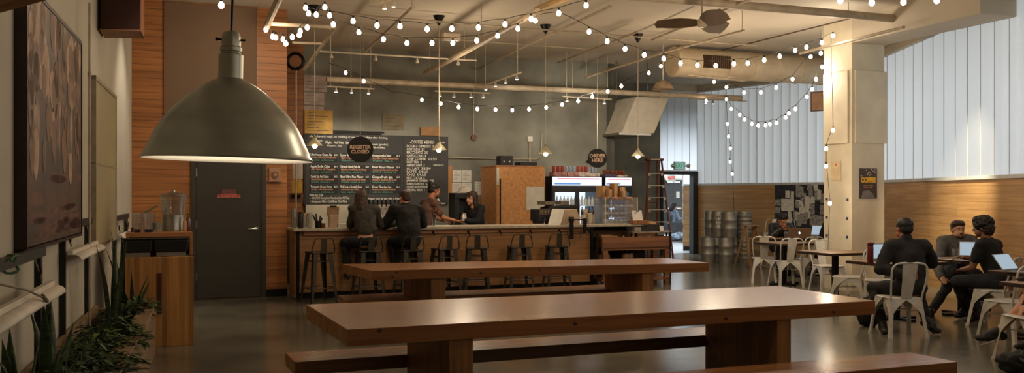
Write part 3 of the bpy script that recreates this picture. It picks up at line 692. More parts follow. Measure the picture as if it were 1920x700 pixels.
def track(a, b, z, heads, label, lit=cold, r=.015, z2=None):
    A = G(*a, z); B = G(*b, z if z2 is None else z2); o = E('track_light', A, 0, label, 'track light', 'track lights under the ceiling'); d = B-A
    m = MB().tube([(0,0,0), d], r, 6)
    for f in (.08, .92): q = d*f; m.cyl(q, (q.x, q.y, CEIL-A.z), .005, seg=5)
    m.build('rail', tr_m, o)
    for px in heads:
        k = (px-CX)/F; s = (k*A.y-A.x)/(d.x-k*d.y); q = d*s
        h = MB().lathe([(0,.0), (.015,-.01), (.018,-.04), (.034,-.075), (.034,-.098), (.03,-.098), (.0,-.085)], seg=14).build('spot_head', mat('spot_body', (196,188,172), .35, .4), o, loc=q, smooth='auto')
        MB().sphere((0,0,-.094), (.029,.029,.012), 12, 6).build('lens', lit, h, smooth=True)
    return o
track((594,96), (893,113.5), 3.95, (621,704,782,859), 'long track rail with four unlit spot heads above the bar', warmspot)
track((613,162), (702,167), 3.62, (630,659,691), 'short track rail with three cold spots left of the concrete wall', cold)
track((815,171), (918,175), 3.62, (825,851,883,906), 'track rail with four cold white spots in front of the concrete wall', cold)
track((1055,181), (1146,186.5), 3.62, (1063,1133), 'short track rail with two spots near the slanted duct hood', cold)
track((905,161), (977,136), 3.75, (911,929,948,969), 'slanting track rail with four bright cold spots', cold)
track((1290,185), (1400,190), 3.9, (1323,1337), 'track rail with two spots high against the far channel glass', cold)
track((700,8), (760,-6), 4.2, (721,738), 'track rail with two spots at the top edge above the menu', emat('warm_spot_glow', (255,230,190), 6))
# round ventilation duct
duct_m = mat('duct_paint', (204,186,156), .5, .1, .06, 4)
ga = at(1262, 116, 17.8); gb_, _ = hit(Vector((ga.x, ga.y, 0)), U, 1552); Ld = (Vector((gb_.x, gb_.y, 0))-Vector((ga.x, ga.y, 0))).length
dr = 27.5*17.8/F
du = E('ventilation_duct', ga, UA, 'big round painted ventilation duct with a louvred opening, running to the column', 'duct')
m = MB(); seg = 40; x = 0; prof = []
m2 = MB()
g0 = hit(Vector((ga.x, ga.y, 0)), U, 1304)[1]; g1 = hit(Vector((ga.x, ga.y, 0)), U, 1356)[1]
def tubeseg(m, x0, x1, r, a0=0, a1=360, n=40):
    rr = [[m.bm.verts.new((xx, -math.cos(R(a0+(a1-a0)*i/n))*r, math.sin(R(a0+(a1-a0)*i/n))*r)) for i in range(n+1)] for xx in (x0, x1)]
    for i in range(n): m._f([rr[0][i], rr[0][i+1], rr[1][i+1], rr[1][i]])
tubeseg(m, 0, g0, dr); tubeseg(m, g1, Ld, dr); tubeseg(m, g0, g1, dr, 28, 335)
m.cyl((-.02,0,0), (0,0,0), dr*1.0, seg=40)
for xx in [0, g0-.03, g1, g1+.6, g1+1.2, g1+1.8, g1+2.4]:
    if xx < Ld: m.tube([(xx, -math.cos(a)*(dr+.004), math.sin(a)*(dr+.004)) for a in [2*math.pi*i/40 for i in range(40)]], .011, 5, closed=True)
m.build('duct_shell', duct_m, du, smooth='auto')
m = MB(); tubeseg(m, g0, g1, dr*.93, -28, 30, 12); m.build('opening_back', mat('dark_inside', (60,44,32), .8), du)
m = MB()
for i in range(14):
    xx = g0+.03+(g1-g0-.06)*i/13; m.bb(xx-.006, xx+.006, -dr-.0, -dr*.92, -dr*.42, dr*.46)
m.build('louvre', mat('louvre', (104,78,54), .6), du)
m = MB()
for f in (.1, .45, .8): m.cyl((Ld*f, 0, dr), (Ld*f, 0, CEIL-ga.z), .008, seg=6)
m.build('hanger_rod', steel, du)
# ceiling fan
fp = at(1316, 44, 12.6)
fan = E('ceiling_fan', fp, R(-42), 'dark-bladed ceiling fan above the round duct', 'ceiling fan')
fm = mat('fan_blade', (84,66,48), .5)
MB().lathe([(0,.07), (.05,.06), (.07,.02), (.07,-.03), (.03,-.06), (0,-.06)], seg=20).build('motor', pipe_m, fan, smooth='auto')
MB().cyl((0,0,.05), (0,0,CEIL-fp.z), .013).build('down_rod', pipe_m, fan)
for a in (-30, 90, 210):
    m = MB(); P_ = []
    for i in range(13):
        f = i/12; w_ = .10+.06*math.sin(min(1, f*1.15)*math.pi*.9); P_.append((.07+f*.55, w_))
    poly = [(x_, w_*.75, 0) for x_, w_ in P_]+[(.65, 0, 0)]+[(x_, -w_, 0) for x_, w_ in reversed(P_)]
    m.extr(poly, (0,0,.012)); m.xf(Matrix.Rotation(R(a), 4, 'Z') @ Matrix.Rotation(R(-38), 4, 'X')).build('blade', fm, fan)
# second dome high up by the pipe
q = at(1243, 160, 17)
o = E('industrial_lamp', q, 0, 'small grey dome lamp hanging above the slanted duct hood, unlit', 'pendant lamp')
MB().lathe([(.2,-.08), (.19,-.03), (.12,.05), (.05,.09), (0,.1)], seg=24).lathe([(.195,-.08), (.11,.045), (0,.09)], seg=24).build('shade', mat('grey_shade', (110,92,70), .5), o, smooth='auto')
MB().cyl((0,0,.09), (0,0,CEIL-q.z), .008, seg=6).build('cord', pipe_m, o)
# slanted duct hood
hY = 19.8
hood = E('duct_hood', at(1190, 216, hY), UA, 'slanted boxy painted duct hood coming down beside the concrete wall', 'duct')
def lh(px, py, t=0):
    k = hood.matrix_basis.inverted(); p_, _ = hit(Vector((hood.location.x, hood.location.y, 0))+V*t, U, px); p_.z = zat(py, p_.y); return (Matrix.Translation(hood.location) @ Matrix.Rotation(UA, 4, 'Z')).inverted() @ p_
fq = [lh(1192,182), lh(1254,183), lh(1226,250), lh(1166,249)]
bk = [p_+Vector((-.12,1.5,0)) for p_ in fq]
m = MB(); m._f
va = [m.bm.verts.new(p_) for p_ in fq]; vb = [m.bm.verts.new(p_) for p_ in bk]
m._f(va); m._f(vb[::-1])
for i in range(4): m._f([va[i], va[(i+1)%4], vb[(i+1)%4], vb[i]])
m.build('hood_body', mat('hood_paint', (186,176,156), .6, 0, .05), hood)
b0, b1 = fq[3], fq[2]
MB().bb(b0.x-.1, b1.x-.1, b0.y-.06, b0.y+1.3, b0.z-.05, b0.z).build('bottom_flange', steel, hood)
MB().bb(b0.x+.02, b0.x+.04, .3, .32, fq[0].z, CEIL-hood.location.z).bb(b1.x, b1.x+.02, .3, .32, fq[0].z, CEIL-hood.location.z).build('hanger_rod', steel, hood)
# ================================================================== wall behind the bar
def wallE(name, px, t, label, cat, z=0, line=(None,)):
    p = hit(BO-V*t, U, px)[0]; p.z = z; return E(name, p, UA, label, cat)
def wx(px, ref, t=.03): return hit(BO-V*t, U, px)[1]-hit(BO-V*t, U, ref)[1]
def wY(px): return hit(BO, U, px)[0].y
def wz(py, px): return zat(py, wY(px)-.05)
def tline(s, px0, px1, y, size, m, par, ref, yo, fx, fz, fit=True, bold=.001):
    o = text(s, size, m, par, (fx(px0), yo, fz(y, px0)), bold=bold*.45)
    if fit:
        w_ = max(v.co.x for v in o.data.vertices); o.scale.x = (fx(px1)-fx(px0))/w_
    # slight rotation is not needed: the board is planar
    return o
cb_m = mat('chalkboard', (58,56,52), .75, 0, .1, 3); card_m = mat('chalk_card', (30,30,29), .7, 0, .05)
mb_ = wallE('menu_board', 573, .05, 'big chalkboard menu with beer cards and a coffee menu on the wall behind the bar', 'menu board')
fx = lambda p: wx(p, 573, .05)
zt_, zb_ = wz(251, 600), wz(383, 600)
fz = lambda y, p=0: zt_+(251-y)*(zt_-zb_)/132.0
MB().bb(0, fx(840), -.015, .02, zb_, zt_).build('board', cb_m, mb_, bevel=.003)
MB().bb(fx(755.5), fx(757), -.018, -.015, zb_, zt_).bb(-.04, 0, -.03, .02, zb_-.02, zt_).build('board_edge', mat('dark_wood_edge', (36,28,22), .6), mb_)
tline('please have id ready, no climbing or use of the facilities after drinking', 580, 726, 256, .06, T_W, mb_, 573, -.018, fx, fz)
tline('tasters & pints', 583, 604, 264, .05, T_W, mb_, 573, -.018, fx, fz)
tline('Flight   Half Pint   Standard', 610, 666, 267, .075, T_W, mb_, 573, -.018, fx, fz, bold=.002)
tline('4 tasters, 5oz', 612, 640, 273, .05, T_W, mb_, 573, -.018, fx, fz)
tline('Growler (growlers)', 694, 727, 269, .06, T_W, mb_, 573, -.018, fx, fz); tline('refill of 64oz', 694, 722, 275, .05, T_W, mb_, 573, -.018, fx, fz)
beers = [['Ultra Honey Cream Ale','Apple Smile Cider','Crystal Sky April Saison','Trumpeter Brown Porter'], ['Love Mosaic Lager','Fairlands Islands Pale Ale','Bent Ultra Fine Pilsner','Pink Soda x Scottish Gose'], ['Honeycomb Cider','River Road Pilsner','Grapefruit Ipa','Great Chardon Ipa']]
desc = ['sweet grain, mild honey, sourdough, mineral', 'dry, blend of 12 apples', 'beautiful fruit, plum colored yeast', 'chocolate, coffee, bread molasses', 'light, hoppy, tropical fruit', 'light pale, mineral florals, lasts like rye', 'hoppy, genuine american wheat', 'most hardworn sour, built for summer', 'dry cider, fruity, wanted fruit', 'european style, layered, dry hop bite', 'brewed w/ grapefruit juice & peel', 'honey ipa, a sour mash w/ fruit bloom']
orig = ['Diamond Knot - mountlake terrace, wa','Stonecut - mt hood, or','Lady Monster - south san fran, ca','Reuben - petaluma, ca','Galactic - reno, nv','Makers Brew - portland, or','Crossfield - seattle, wa, local','Stone - marble on the bay','Wildland - napa, ca','STOUT - oakland, ca','Lucky Envelope - seattle, wa','Locally brewed - mill valley brewing']
cols = [(581,634), (637,693), (696,751)]; rows = [287, 309, 328, 347]
for c, (xa, xb) in enumerate(cols):
    for r, y in enumerate(rows):
        y = y-(c*0); MB().bb(fx(xa-1), fx(xb), -.019, -.015, fz(y+17), fz(y)).build('beer_card', card_m, mb_)
        i = c*4+r
        tline(beers[c][r], xa+1, xb-12-(i%3)*3, y+3.5, .07, T_W, mb_, 573, -.021, fx, fz, bold=.0035)
        tline('$6.%d' % (i%5), xb-8, xb-2, y+3.5, .05, T_W, mb_, 573, -.021, fx, fz, bold=.002)
        tline(desc[i], xa+2, xb-4-(i%4)*2, y+8.6, .055, T_O, mb_, 573, -.021, fx, fz, bold=.002)
        tline(orig[i], xa+2, xb-9-(i%3)*3, y+13.4, .055, T_G, mb_, 573, -.021, fx, fz, bold=.0015)
tline('Also on Tap:', 580, 606, 365.5, .075, T_W, mb_, 573, -.018, fx, fz, bold=.003)
tline('- IGGYS Honeybun Kombucha 4.5/7oz', 581, 655, 371.5, .07, T_W, mb_, 573, -.018, fx, fz)
tline('- Stumptown Nitro Cold Brew 12oz/16oz', 581, 650, 378, .07, T_W, mb_, 573, -.018, fx, fz, bold=.003)
tline('Happy hour all day with a friend', 690, 751, 373, .06, T_W, mb_, 573, -.018, fx, fz)
cf = ['DOUBLE ESPRESSO  3','CORTADO  3.5','MACCHIATO  3.5','CAPPUCCINO  4','CHIP COFFEE  2/2.5/3','HOT TEA  3','AMERICANO  3','AU LAIT  3/3.5/4','LATTE  4/4.5/5','CHAI  4/4.5/5','HOT COCOA  4','JASMINE GREEN  3.5','OREO LATTE  5.5','HOUSE MADE SYRUPS  1','SPECIAL MILK  1']
tline('-COFFEE MENU-', 768, 814, 263, .1, T_W, mb_, 573, -.018, fx, fz)
for i, s_ in enumerate(cf):
    y = 271+i*6.2*(1 if i < 11 else .985); w_ = 3.05*len(s_)*(1 if i < 13 else .8)
    tline(s_, 762, 762+w_*.92, y, .072 if i < 11 else .055, T_W, mb_, 573, -.018, fx, fz, bold=.0018)
tline('{ all extras $1 }', 812, 831, 307, .06, T_W, mb_, 573, -.018, fx, fz)
tline('thank you', 820, 834, 262, .06, T_W, mb_, 573, -.018, fx, fz)
tline('wild feast', 816, 835, 384-1.5, .06, T_W, mb_, 573, -.018, fx, fz); 
MB().box((fx(821), -.018, fz(376)), (.055,.004,.055), ry=R(45)).build('diamond_mark', T_W, mb_)
# steel tap wall
tp = wallE('beer_tap_station', 573, .09, 'brushed steel splashback with a row of beer taps below the chalkboard', 'beer taps')
fx2 = lambda p: wx(p, 573, .09)
MB().bb(0, fx2(762), 0, .06, .9, wz(384, 600)).build('steel_panel', mat('steel_panel', (190,180,158), .38, .8, .08, 3), tp)
MB().bb(0, fx2(762), -.5, .06, .86, .9).bb(.02, fx2(762), -.42, .02, 0, .86).build('back_counter', steel, tp)
for i in range(9):
    x = fx2(690+i*8)
    MB().cyl((x,0,1.33), (x,-.1,1.33), .014, seg=8).cyl((x,-.1,1.36), (x,-.11,1.22), .012, .009, 8).build('tap', chrome, tp, smooth='auto')
    MB().cyl((x,-.1,1.36), (x,-.09,1.50), .011, .02, 8).build('tap_handle', black, tp, smooth='auto')
# taped notices, upper left of the wall
def flat(name, px0, px1, py0, py1, m, label, cat, t=.02, th=.004, lines=0, group=None, lm=None, tilt=0):
    p = hit(BO-V*t, U, px0)[0]; w_ = hit(BO-V*t, U, px1)[1]-hit(BO-V*t, U, px0)[1]
    z0, z1 = zat(py1, p.y), zat(py0, p.y); o = E(name, (p.x, p.y, z0), UA, label, cat, group)
    h = z1-z0; MB().bb(0, w_, -th, 0, 0, h).build('sheet', m, o)
    if lines:
        lb = MB(); rr = random.Random(px0)
        for i in range(lines):
            zz = h*(1-(i+1)/(lines+1)); lb.bb(w_*.1, w_*(.5+.4*rr.random()), -th-.0015, -th, zz-h*.012, zz+h*.012)
        lb.build('printed_lines', lm or mat('print_grey', (96,90,80), .8), o)
    if tilt: o.rotation_euler = (0, R(tilt), UA)
    return o
lil = mat('lilac_paper', (176,160,150), .8); yel = mat('manila_card', (196,156,84), .8)
flat('taped_notice', 570, 613, 140, 171, lil, 'greyish framed notice, the topmost of three stacked beside the pipe', 'notice', lines=4)
flat('taped_notice', 570, 608, 173, 196, lil, 'greyish notice just below the topmost framed notice', 'notice', lines=3)
flat('taped_notice', 570, 607, 198, 206, lil, 'narrow greyish notice strip above the yellow card', 'notice', lines=1)
flat('taped_notice', 571, 624, 206, 250, yel, 'large yellow card with printed lines above the chalkboard corner', 'notice', t=.06, lines=7)
flat('cardboard_sign', 789, 827, 238, 254, cardb, 'small plain cardboard sign on top of the coffee menu', 'sign', t=.09)
flat('cardboard_sign', 717, 757, 214, 243, mat('faint_card', (118,106,82), .85), 'faint brown poster above the middle of the chalkboard', 'poster', lines=3, lm=mat('faint_line', (84,74,58), .8))
flat('wooden_strip', 840, 848, 311, 374, wood('strip_wood', (190,136,80), (150,100,56), 'z'), 'upright wooden strip at the right edge of the chalkboard', 'strip')
flat('wall_notice', 849, 865, 319.5, 342, paper, 'white paper sheet, upper left of four by the coffee brewer', 'notice', lines=8)
flat('wall_notice', 866, 883.5, 319.5, 342, paper, 'white paper sheet, upper right of four by the coffee brewer', 'notice', lines=8)
flat('wall_notice', 848, 865, 343.5, 364, paper, 'white paper sheet, lower left of four by the coffee brewer', 'notice', lines=7)
flat('wall_notice', 866, 884, 343.5, 364, paper, 'white paper sheet partly behind the woman, by the coffee brewer', 'notice', lines=6)
flat('wall_notice', 890, 907, 341, 366, paper, 'white paper sheet above the dark-haired woman, near the plywood cabinet', 'notice', lines=7)
c_ = MB().tube([(0,0,0), (1.2,0,-.02), (2.0,0,-.01), (2.1,0,.05), (2.13,0,.55)], .012, 6).build('wall_conduit', pipe_m, loc=at(841, 295, wY(841)-.06), rz=UA); tag(c_, 'thin conduit running along the concrete wall to a square box', 'pipe')
jx = MB().box((0,0,0), (.11,.07,.11)).build('outlet_box', whitep, loc=at(993.5, 261, wY(993)-.05), rz=UA, bevel=.005); tag(jx, 'small square outlet box on the concrete wall above the plywood cabinet', 'outlet box')
jc = MB().cyl((0,0,0), (0,0,-.55), .02, seg=8).build('wall_conduit', pipe_m, loc=at(993.5, 267, wY(993)-.05)); tag(jc, 'short vertical conduit below the square outlet box', 'pipe')
al = E('wall_bell', at(888, 258, wY(888)-.05), UA, 'small reddish round bell on a long drop conduit on the concrete wall', 'bell')
MB().cyl((0,.02,0), (0,-.04,0), .06, seg=20).build('bell', mat('bell_red', (110,70,56), .5), al, smooth='auto'); MB().cyl((0,0,.05), (0,0,1.1), .012, seg=6).build('conduit', pipe_m, al)
for i, (a, b, y, lb) in enumerate(((624,720,246,'dark horizontal rail fixed above the chalkboard, upper'), (624,715,249.5,'dark horizontal rail fixed above the chalkboard, lower'))):
    p = hit(BO-V*.04, U, a)[0]; w_ = wx(b, a, .04); o = MB().bb(0, w_, -.015, .015, -.012, .012).build('wall_rail', black, loc=(p.x, p.y, zat(y, p.y)), rz=UA); tag(o, lb, 'rail')
# plywood cabinet
osb = mat('plywood', (196,140,86), .7, 0, .12, 14)
pc_p = hit(BO-V*1.3, U, 931)[0]; pcw = hit(BO-V*1.3, U, 1022)[1]-hit(BO-V*1.3, U, 931)[1]
pcz = zat(312, pc_p.y)
pc_ = E('plywood_cabinet', pc_p, UA, 'tall plywood cabinet standing behind the bar with papers pinned on it', 'cabinet')
MB().bb(0, pcw, 0, .9, 0, pcz).build('cabinet_body', osb, pc_)
MB().bb(-.01, pcw+.01, -.015, .9, pcz, pcz+.02).build('top_board', osb, pc_)
MB().cyl((.06,-.05,0), (.06,-.05,zat(335, pc_p.y)), .014).build('dark_pole', black, pc_)
def pinned(px0, px1, py0, py1, label):
    p = hit(Vector((pc_p.x, pc_p.y, 0))-V*.012, U, px0)[0]; w_ = hit(Vector((pc_p.x, pc_p.y, 0)), U, px1)[1]-hit(Vector((pc_p.x, pc_p.y, 0)), U, px0)[1]
    o = MB().bb(0, w_, -.004, 0, zat(py1, p.y), zat(py0, p.y)).build('pinned_paper', paper, loc=(p.x, p.y, 0), rz=UA); tag(o, label, 'paper')
pinned(987, 1020, 350, 394, 'large white sheet pinned on the plywood cabinet front'); pinned(924+7, 936, 315, 347, 'narrow white sheet at the top left of the plywood cabinet')
for px, w_, h, d_, lb in ((946,.27,.2,.25,'black box speaker on top of the plywood cabinet, left'), (986,.38,.08,.3,'flat black case on top of the plywood cabinet, right')):
    p = hit(Vector((pc_p.x, pc_p.y, 0))+V*.3, U, px)[0]; o = E('black_case', (p.x, p.y, pcz+.02), UA, lb, 'case')
    MB().bb(-w_/2, w_/2, -d_/2, d_/2, 0, h).build('case_body', blackp, o, bevel=.01)
    if h > .1:
        for k in (-.06, .06): MB().cyl((k,-d_/2,h*.42), (k,-d_/2-.008,h*.42), .016, seg=12).build('speaker_dial', steel, o)
# ------------------------------------------------------------------ fridges
frw = mat('fridge_black', (24,26,32), .4, 0, .05); glow = emat('fridge_inner_glow', (205,228,255), 1.5); hdr = emat('fridge_header', (250,250,255), 1.25)
fin = mat('fridge_liner', (200,215,228), .4)
redm = emat('header_red', (225,70,110), 1.0); blum = emat('header_blue', (90,150,225), 1.0)
fO = BO-V*.95
def fridge(px0, px1, pyt, pyh, label, doors, first):
    a = hit(fO, U, px0)[0]; w_ = hit(fO, U, px1)[1]-hit(fO, U, px0)[1]; zt = zat(pyt, a.y); zh = zat(pyh, a.y)
    o = E('display_fridge', a, UA, label, 'fridge', 'glass-door drink fridges')
    MB().bb(0, .03, 0, .8, .05, zt).bb(w_-.03, w_, 0, .8, .05, zt).bb(0, w_, .77, .8, .05, zt).bb(0, w_, 0, .8, zt-.03, zt).bb(0, w_, 0, .8, .05, .25).bb(.03, w_-.03, 0, .1, zh-.1, zh).build('cabinet', frw, o)
    MB().bb(.02, w_-.02, -.03, .06, zh, zt-.015).build('header_sign', hdr, o, bevel=.006)
    MB().bb(w_*.1, w_*.93, -.034, -.03, zh+(zt-zh)*.68, zh+(zt-zh)*.78).build('red_line', redm, o)
    MB().bb(w_*.04, w_*.55, -.034, -.03, zh+(zt-zh)*.12, zh+(zt-zh)*.26).build('blue_line', blum, o)
    MB().bb(.035, w_-.035, .74, .77, .26, zh-.1).build('back_liner', glow, o)
    dwid = (w_-.06)/doors
    for d_ in range(doors):
        x0 = .03+d_*dwid; x1 = x0+dwid
        MB().bb(x0, x0+.045, -.01, .02, .26, zh-.1).bb(x1-.045, x1, -.01, .02, .26, zh-.1).bb(x0, x1, -.01, .02, .26, .3).bb(x0, x1, -.01, .02, zh-.14, zh-.1).build('door', frw, o)
        MB().bb(x0+.02, x0+.04, -.05, -.03, .9, 1.4).build('handle', chrome, o)
    for k in range(5):
        z = .34+k*(zh-.5)/5; MB().bb(.035, w_-.035, .08, .7, z-.012, z).build('shelf', fin, o)
    return o, w_, zh
fr1, fw1, fzh = fridge(1034.5, 1129, 330.5, 348, 'wide two-door glass fridge with lit white header, left of the pair', 2, True)
fr2, fw2, _ = fridge(1134, 1184.5, 332, 348, 'narrow glass fridge with lit white header, right of the pair', 1, False)
# lamps in the fridges
def bottle_mesh(m, r, h, style):
    if style == 'can': m.lathe([(0,0), (r*.9,0), (r,r*.2), (r,h-r*.25), (r*.8,h), (0,h)], seg=10)
    else: m.lathe([(0,0), (r,0), (r,h*.55), (r*.8,h*.68), (r*.34,h*.8), (r*.34,h*.97), (r*.4,h), (0,h)], seg=10)
kinds = []
for nm, col, st, r, h in (('bottle', (60,34,22), 'b', .031, .23), ('bottle', (40,60,34), 'b', .031, .23), ('drink_can', (150,160,170), 'can', .033, .13), ('drink_can', (160,60,50), 'can', .033, .13), ('bottle', (205,205,200), 'b', .033, .2), ('drink_can', (60,90,140), 'can', .033, .16), ('jam_jar', (120,60,40), 'can', .035, .1)):
    m = MB(); bottle_mesh(m, r, h, st); o = m.build(nm, mat('goods_%d' % len(kinds), col, .25, .3 if st == 'can' else 0, .1), smooth='auto', loc=(0,0,-50)); kinds.append(o)
KH = [.23,.23,.13,.13,.2,.16,.1]
used_kind = set()
def put(k, p, label, cat, grp):
    if k in used_kind: o = kinds[k].copy(); COL.objects.link(o)
    else: o = kinds[k]; used_kind.add(k)
    o.location = p; o['label'] = label; o['category'] = cat; o['group'] = grp; return o
rg_ = random.Random(3)
for fr, w_, lab in ((fr1, fw1, 'wide left fridge'), (fr2, fw2, 'narrow right fridge')):
    Mx = Matrix.Translation(fr.location) @ Matrix.Rotation(UA, 4, 'Z')
    for k in range(2, 5):
        z = .34+k*(fzh-.5)/5; ks = [0,0,4,5,2,4][(k*2+(lab[0]=='n'))%6]; x = .1
        while x < w_-.08:
            put(ks, Mx @ Vector((x, .14, z)), 'drink standing in the front row of a shelf in the %s' % lab, 'bottle' if KH[ks] > .17 else 'can', 'drinks in the '+lab); x += .083
# packs on top of the fridges
Mx = Matrix.Translation(fr1.location) @ Matrix.Rotation(UA, 4, 'Z'); ztop = zat(330.5, fr1.location.y)
pk1 = mat('pack_print', (170,120,110), .7, 0, .3, 20); pk2 = mat('pack_print_pale', (186,170,150), .7, 0, .25, 20); pk3 = mat('pack_dark', (70,66,90), .6)
for i, (px, w_, h, m_, kk) in enumerate(((1046,.3,.09,pk1,3), (1070,.26,.09,pk1,2), (1091,.28,.09,pk2,3), (1111,.22,.07,pk2,2), (1140,.26,.05,pk3,6), (1162,.24,.04,pk2,6))):
    q = hit(Vector((fr1.location.x, fr1.location.y, 0))+V*.3, U, px)[0]; q.z = ztop+.001
    lb = ('reddish drink carton','reddish drink carton','pale drink carton','pale drink carton','dark blue drink crate','pale low drink carton')[i]+' on top of the fridges, '+('leftmost','second from the left','third from the left','fourth from the left, under the order sign','right of the order sign','rightmost')[i]
    o = E('drink_carton', q, UA, lb, 'carton', 'cartons on top of the fridges'); MB().bb(-w_/2, w_/2, -.13, .13, 0, h).build('carton_body', m_, o)
    for j in range(3):
        x = -w_/2+w_*(j+.5)/3
        put(kk, q+U*x+Vector((0,0,h)), 'drink standing in one of the cartons on top of the fridges', 'bottle', 'drinks on top of the fridges')
# coffee brewer
def onbar(name, px, t, label, cat, z=1.091, rz=0, group=None):
    p = bpt(px, t, z); return E(name, p, BA+R(rz), label, cat, group)
p = at(866, HY, 17.5); p.z = 0
bw = E('coffee_brewer', p, BA, 'tall black coffee brewer with steel urn and a pale cone on top, behind the bar', 'coffee machine')
zz = lambda y: zat(y, 17.5)
MB().bb(-.22, .22, -.2, .3, 0, .95).build('counter_base', blackp, bw)
MB().bb(-.2, -.1, -.15, .2, .95, zz(362)).bb(-.2, .2, .1, .22, .95, zz(362)).bb(-.2, .2, -.16, .22, zz(373), zz(362)).bb(.14, .2, -.05, .2, .95, zz(372)).build('brewer_body', blackp, bw, bevel=.01)
MB().lathe([(0,0), (.1,0), (.105,.02), (.105,.26), (.08,.3), (0,.3)], c=(.02,-.05,.95), seg=24).build('urn', steel, bw, smooth='auto')
MB().lathe([(.16,0), (.1,.09), (.06,.12), (0,.12)], c=(.06,0,zz(361)), seg=24).build('top_cone', whitep, bw, smooth='auto')
MB().tube([(-.24,-.22,.95), (-.24,-.22,1.1), (-.24,-.17,1.16)], .014, 8).build('tap_pipe', chrome, bw, smooth='auto')
# ------------------------------------------------------------------ things on the bar
o = onbar('insulated_bottle', 563.5, .12, 'black tall insulated bottle at the left end of the bar', 'bottle')
MB().lathe([(0,0), (.04,0), (.042,.01), (.042,.2), (.035,.22), (0,.222)], seg=20).build('bottle_body', blackp, o, smooth='auto'); MB().cyl((0,0,.222), (0,0,.25), .03, seg=16).build('lid', black, o, smooth='auto')
def jar(px, t, r, h, label, m_=clear, name='glass_jar', cat='jar', fill=None):
    o = onbar(name, px, t, label, cat); MB().lathe([(0,0), (r,0), (r,h), (r*.93,h), (r*.93,.012), (0,.012)], seg=20).build('vessel', m_, o, smooth='auto')
    if fill: MB().lathe([(0,.014), (r*.9,.014), (r*.9,h*.6), (0,h*.6)], seg=16).build('contents', fill, o, smooth='auto')
    return o
jar(581, .14, .036, .24, 'tall clear glass jar next to the black insulated bottle', fill=whitep)
jar(573, .35, .034, .2, 'clear glass jar behind the black insulated bottle')
jar(551, .4, .045, .3, 'tall steel tumbler stack at the wall end of the bar', steel, 'steel_tumbler', 'tumbler')
o = jar(597, .2, .05, .11, 'black utensil pot with dark handles sticking out, on the bar', black, 'utensil_pot', 'pot')
for i, (dx, dz, ln) in enumerate(((-.05,.02,.15), (-.02,.03,.17), (.02,.0,.14), (.04,.02,.11), (-.04,-.01,.12))):
    MB().cyl((dx*.4, dz, .05), (dx*1.6, dz, .05+ln), .01, .013, 8).build('utensil', blackp, o)
jar(606, .16, .035, .075, 'small dark jar right of the utensil pot', amber, 'small_jar')
o = onbar('card_holder', 604, .35, 'white folded card behind the utensil pot', 'card'); MB().box((0,0,.09), (.12,.004,.16), rx=R(-12)).build('card', paper, o)
o = onbar('till_screen', 625, .3, 'beige till screen with its back to the room at the left end of the bar', 'till', rz=180)
MB().bb(-.07, .07, -.08, .08, 0, .20).bb(-.1, .1, -.06, .06, 0, .01).build('till_body', mat('beige_plastic', (176,150,124), .5), o, bevel=.008)
MB().box((0,-.03,.26), (.19,.02,.15), rx=R(-15)).build('till_display', mat('beige_plastic2', (160,134,108), .5), o, bevel=.006); MB().bb(-.05, .05, -.02, .03, .33, .345).build('card_reader', black, o)
o = onbar('paper_pad', 643, .3, 'white paper pad lying on the bar right of the till', 'paper'); MB().bb(-.11, .11, -.08, .08, 0, .06).build('pad', paper, o)
o = jar(814, .25, .032, .14, 'narrow glass vase with small dried flowers on the bar beside the bearded barista', clear, 'flower_vase', 'vase')
m = MB(); rr = random.Random(5)
for i in range(14):
    a, b = rr.uniform(0, 6.28), rr.uniform(.02, .075); h = rr.uniform(.2, .3); e = Vector((math.cos(a)*b, math.sin(a)*b, h)); m.tube([(0,0,.03), (e.x*.4,e.y*.4,.14), e], .0025, 5)
m.build('flower_stems', mat('stem_green', (64,58,34), .7), o)
m = MB()
for i in range(14):
    a, b = rr.uniform(0, 6.28), rr.uniform(.02, .08); m.sphere((math.cos(a)*b, math.sin(a)*b, rr.uniform(.19, .3)), .016, 7, 5, jit=.4)
m.build('flower_heads', mat('flower_rust', (120,62,44), .7), o)
for px, t_, lb in ((829,.35,'white napkin on the bar left of the coffee brewer'), (1010,.3,'white papers lying on the bar below the plywood cabinet')):
    o = onbar('napkin', px, t_, lb, 'paper'); MB().bb(-.15, .15, -.06, .06, 0, .012).build('sheet', paper, o)
# espresso machine draped in dark cloth and till on the right
o = onbar('espresso_machine', 1043, .62, 'espresso machine covered with a dark cloth at the right part of the bar', 'coffee machine')
MB().bb(-.42, .32, -.2, .2, .05, .26).bb(-.4,-.3,-.15,.15,0,.05).bb(.2,.3,-.15,.15,0,.05).build('machine_body', mat('dark_machine', (44,40,36), .4, .3), o, bevel=.015)
m = MB(); n0 = 0; m.extr([(-.25,-.21,.2), (-.22,-.21,.3), (-.1,-.21,.31), (.3,-.21,.34), (.34,-.21,.28), (.1,-.21,.2), (-.1,-.21,.12)], (0,.42,0)); m.build('cloth_cover', mat('dark_cloth', (30,27,25), .9), o, bevel=.02)
MB().bb(-.42, -.22, -.23, -.2, .16, .27).build('control_panel', mat('panel_brown', (84,72,60), .4), o, bevel=.004)
for i in range(3): MB().cyl((-.38+i*.06,-.23,.22), (-.38+i*.06,-.245,.22), .018, seg=12).build('dial', chrome, o)
MB().sphere((-.33,-.24,.09), .012, 8, 6).build('pilot_light', emat('blue_led', (90,90,255), 5), o)
MB().bb(-.3, -.1, -.18, .16, .34, .4).bb(.02, .18, -.15, .15, .34, .4).build('cup_tray', mat('tray_grey', (110,98,84), .5), o)
for i in range(4): MB().tube([(-.35+i*.09,-.2,.1), (-.35+i*.09,-.27,.1), (-.33+i*.09,-.3,.07)], .012, 6).build('portafilter', black, o)
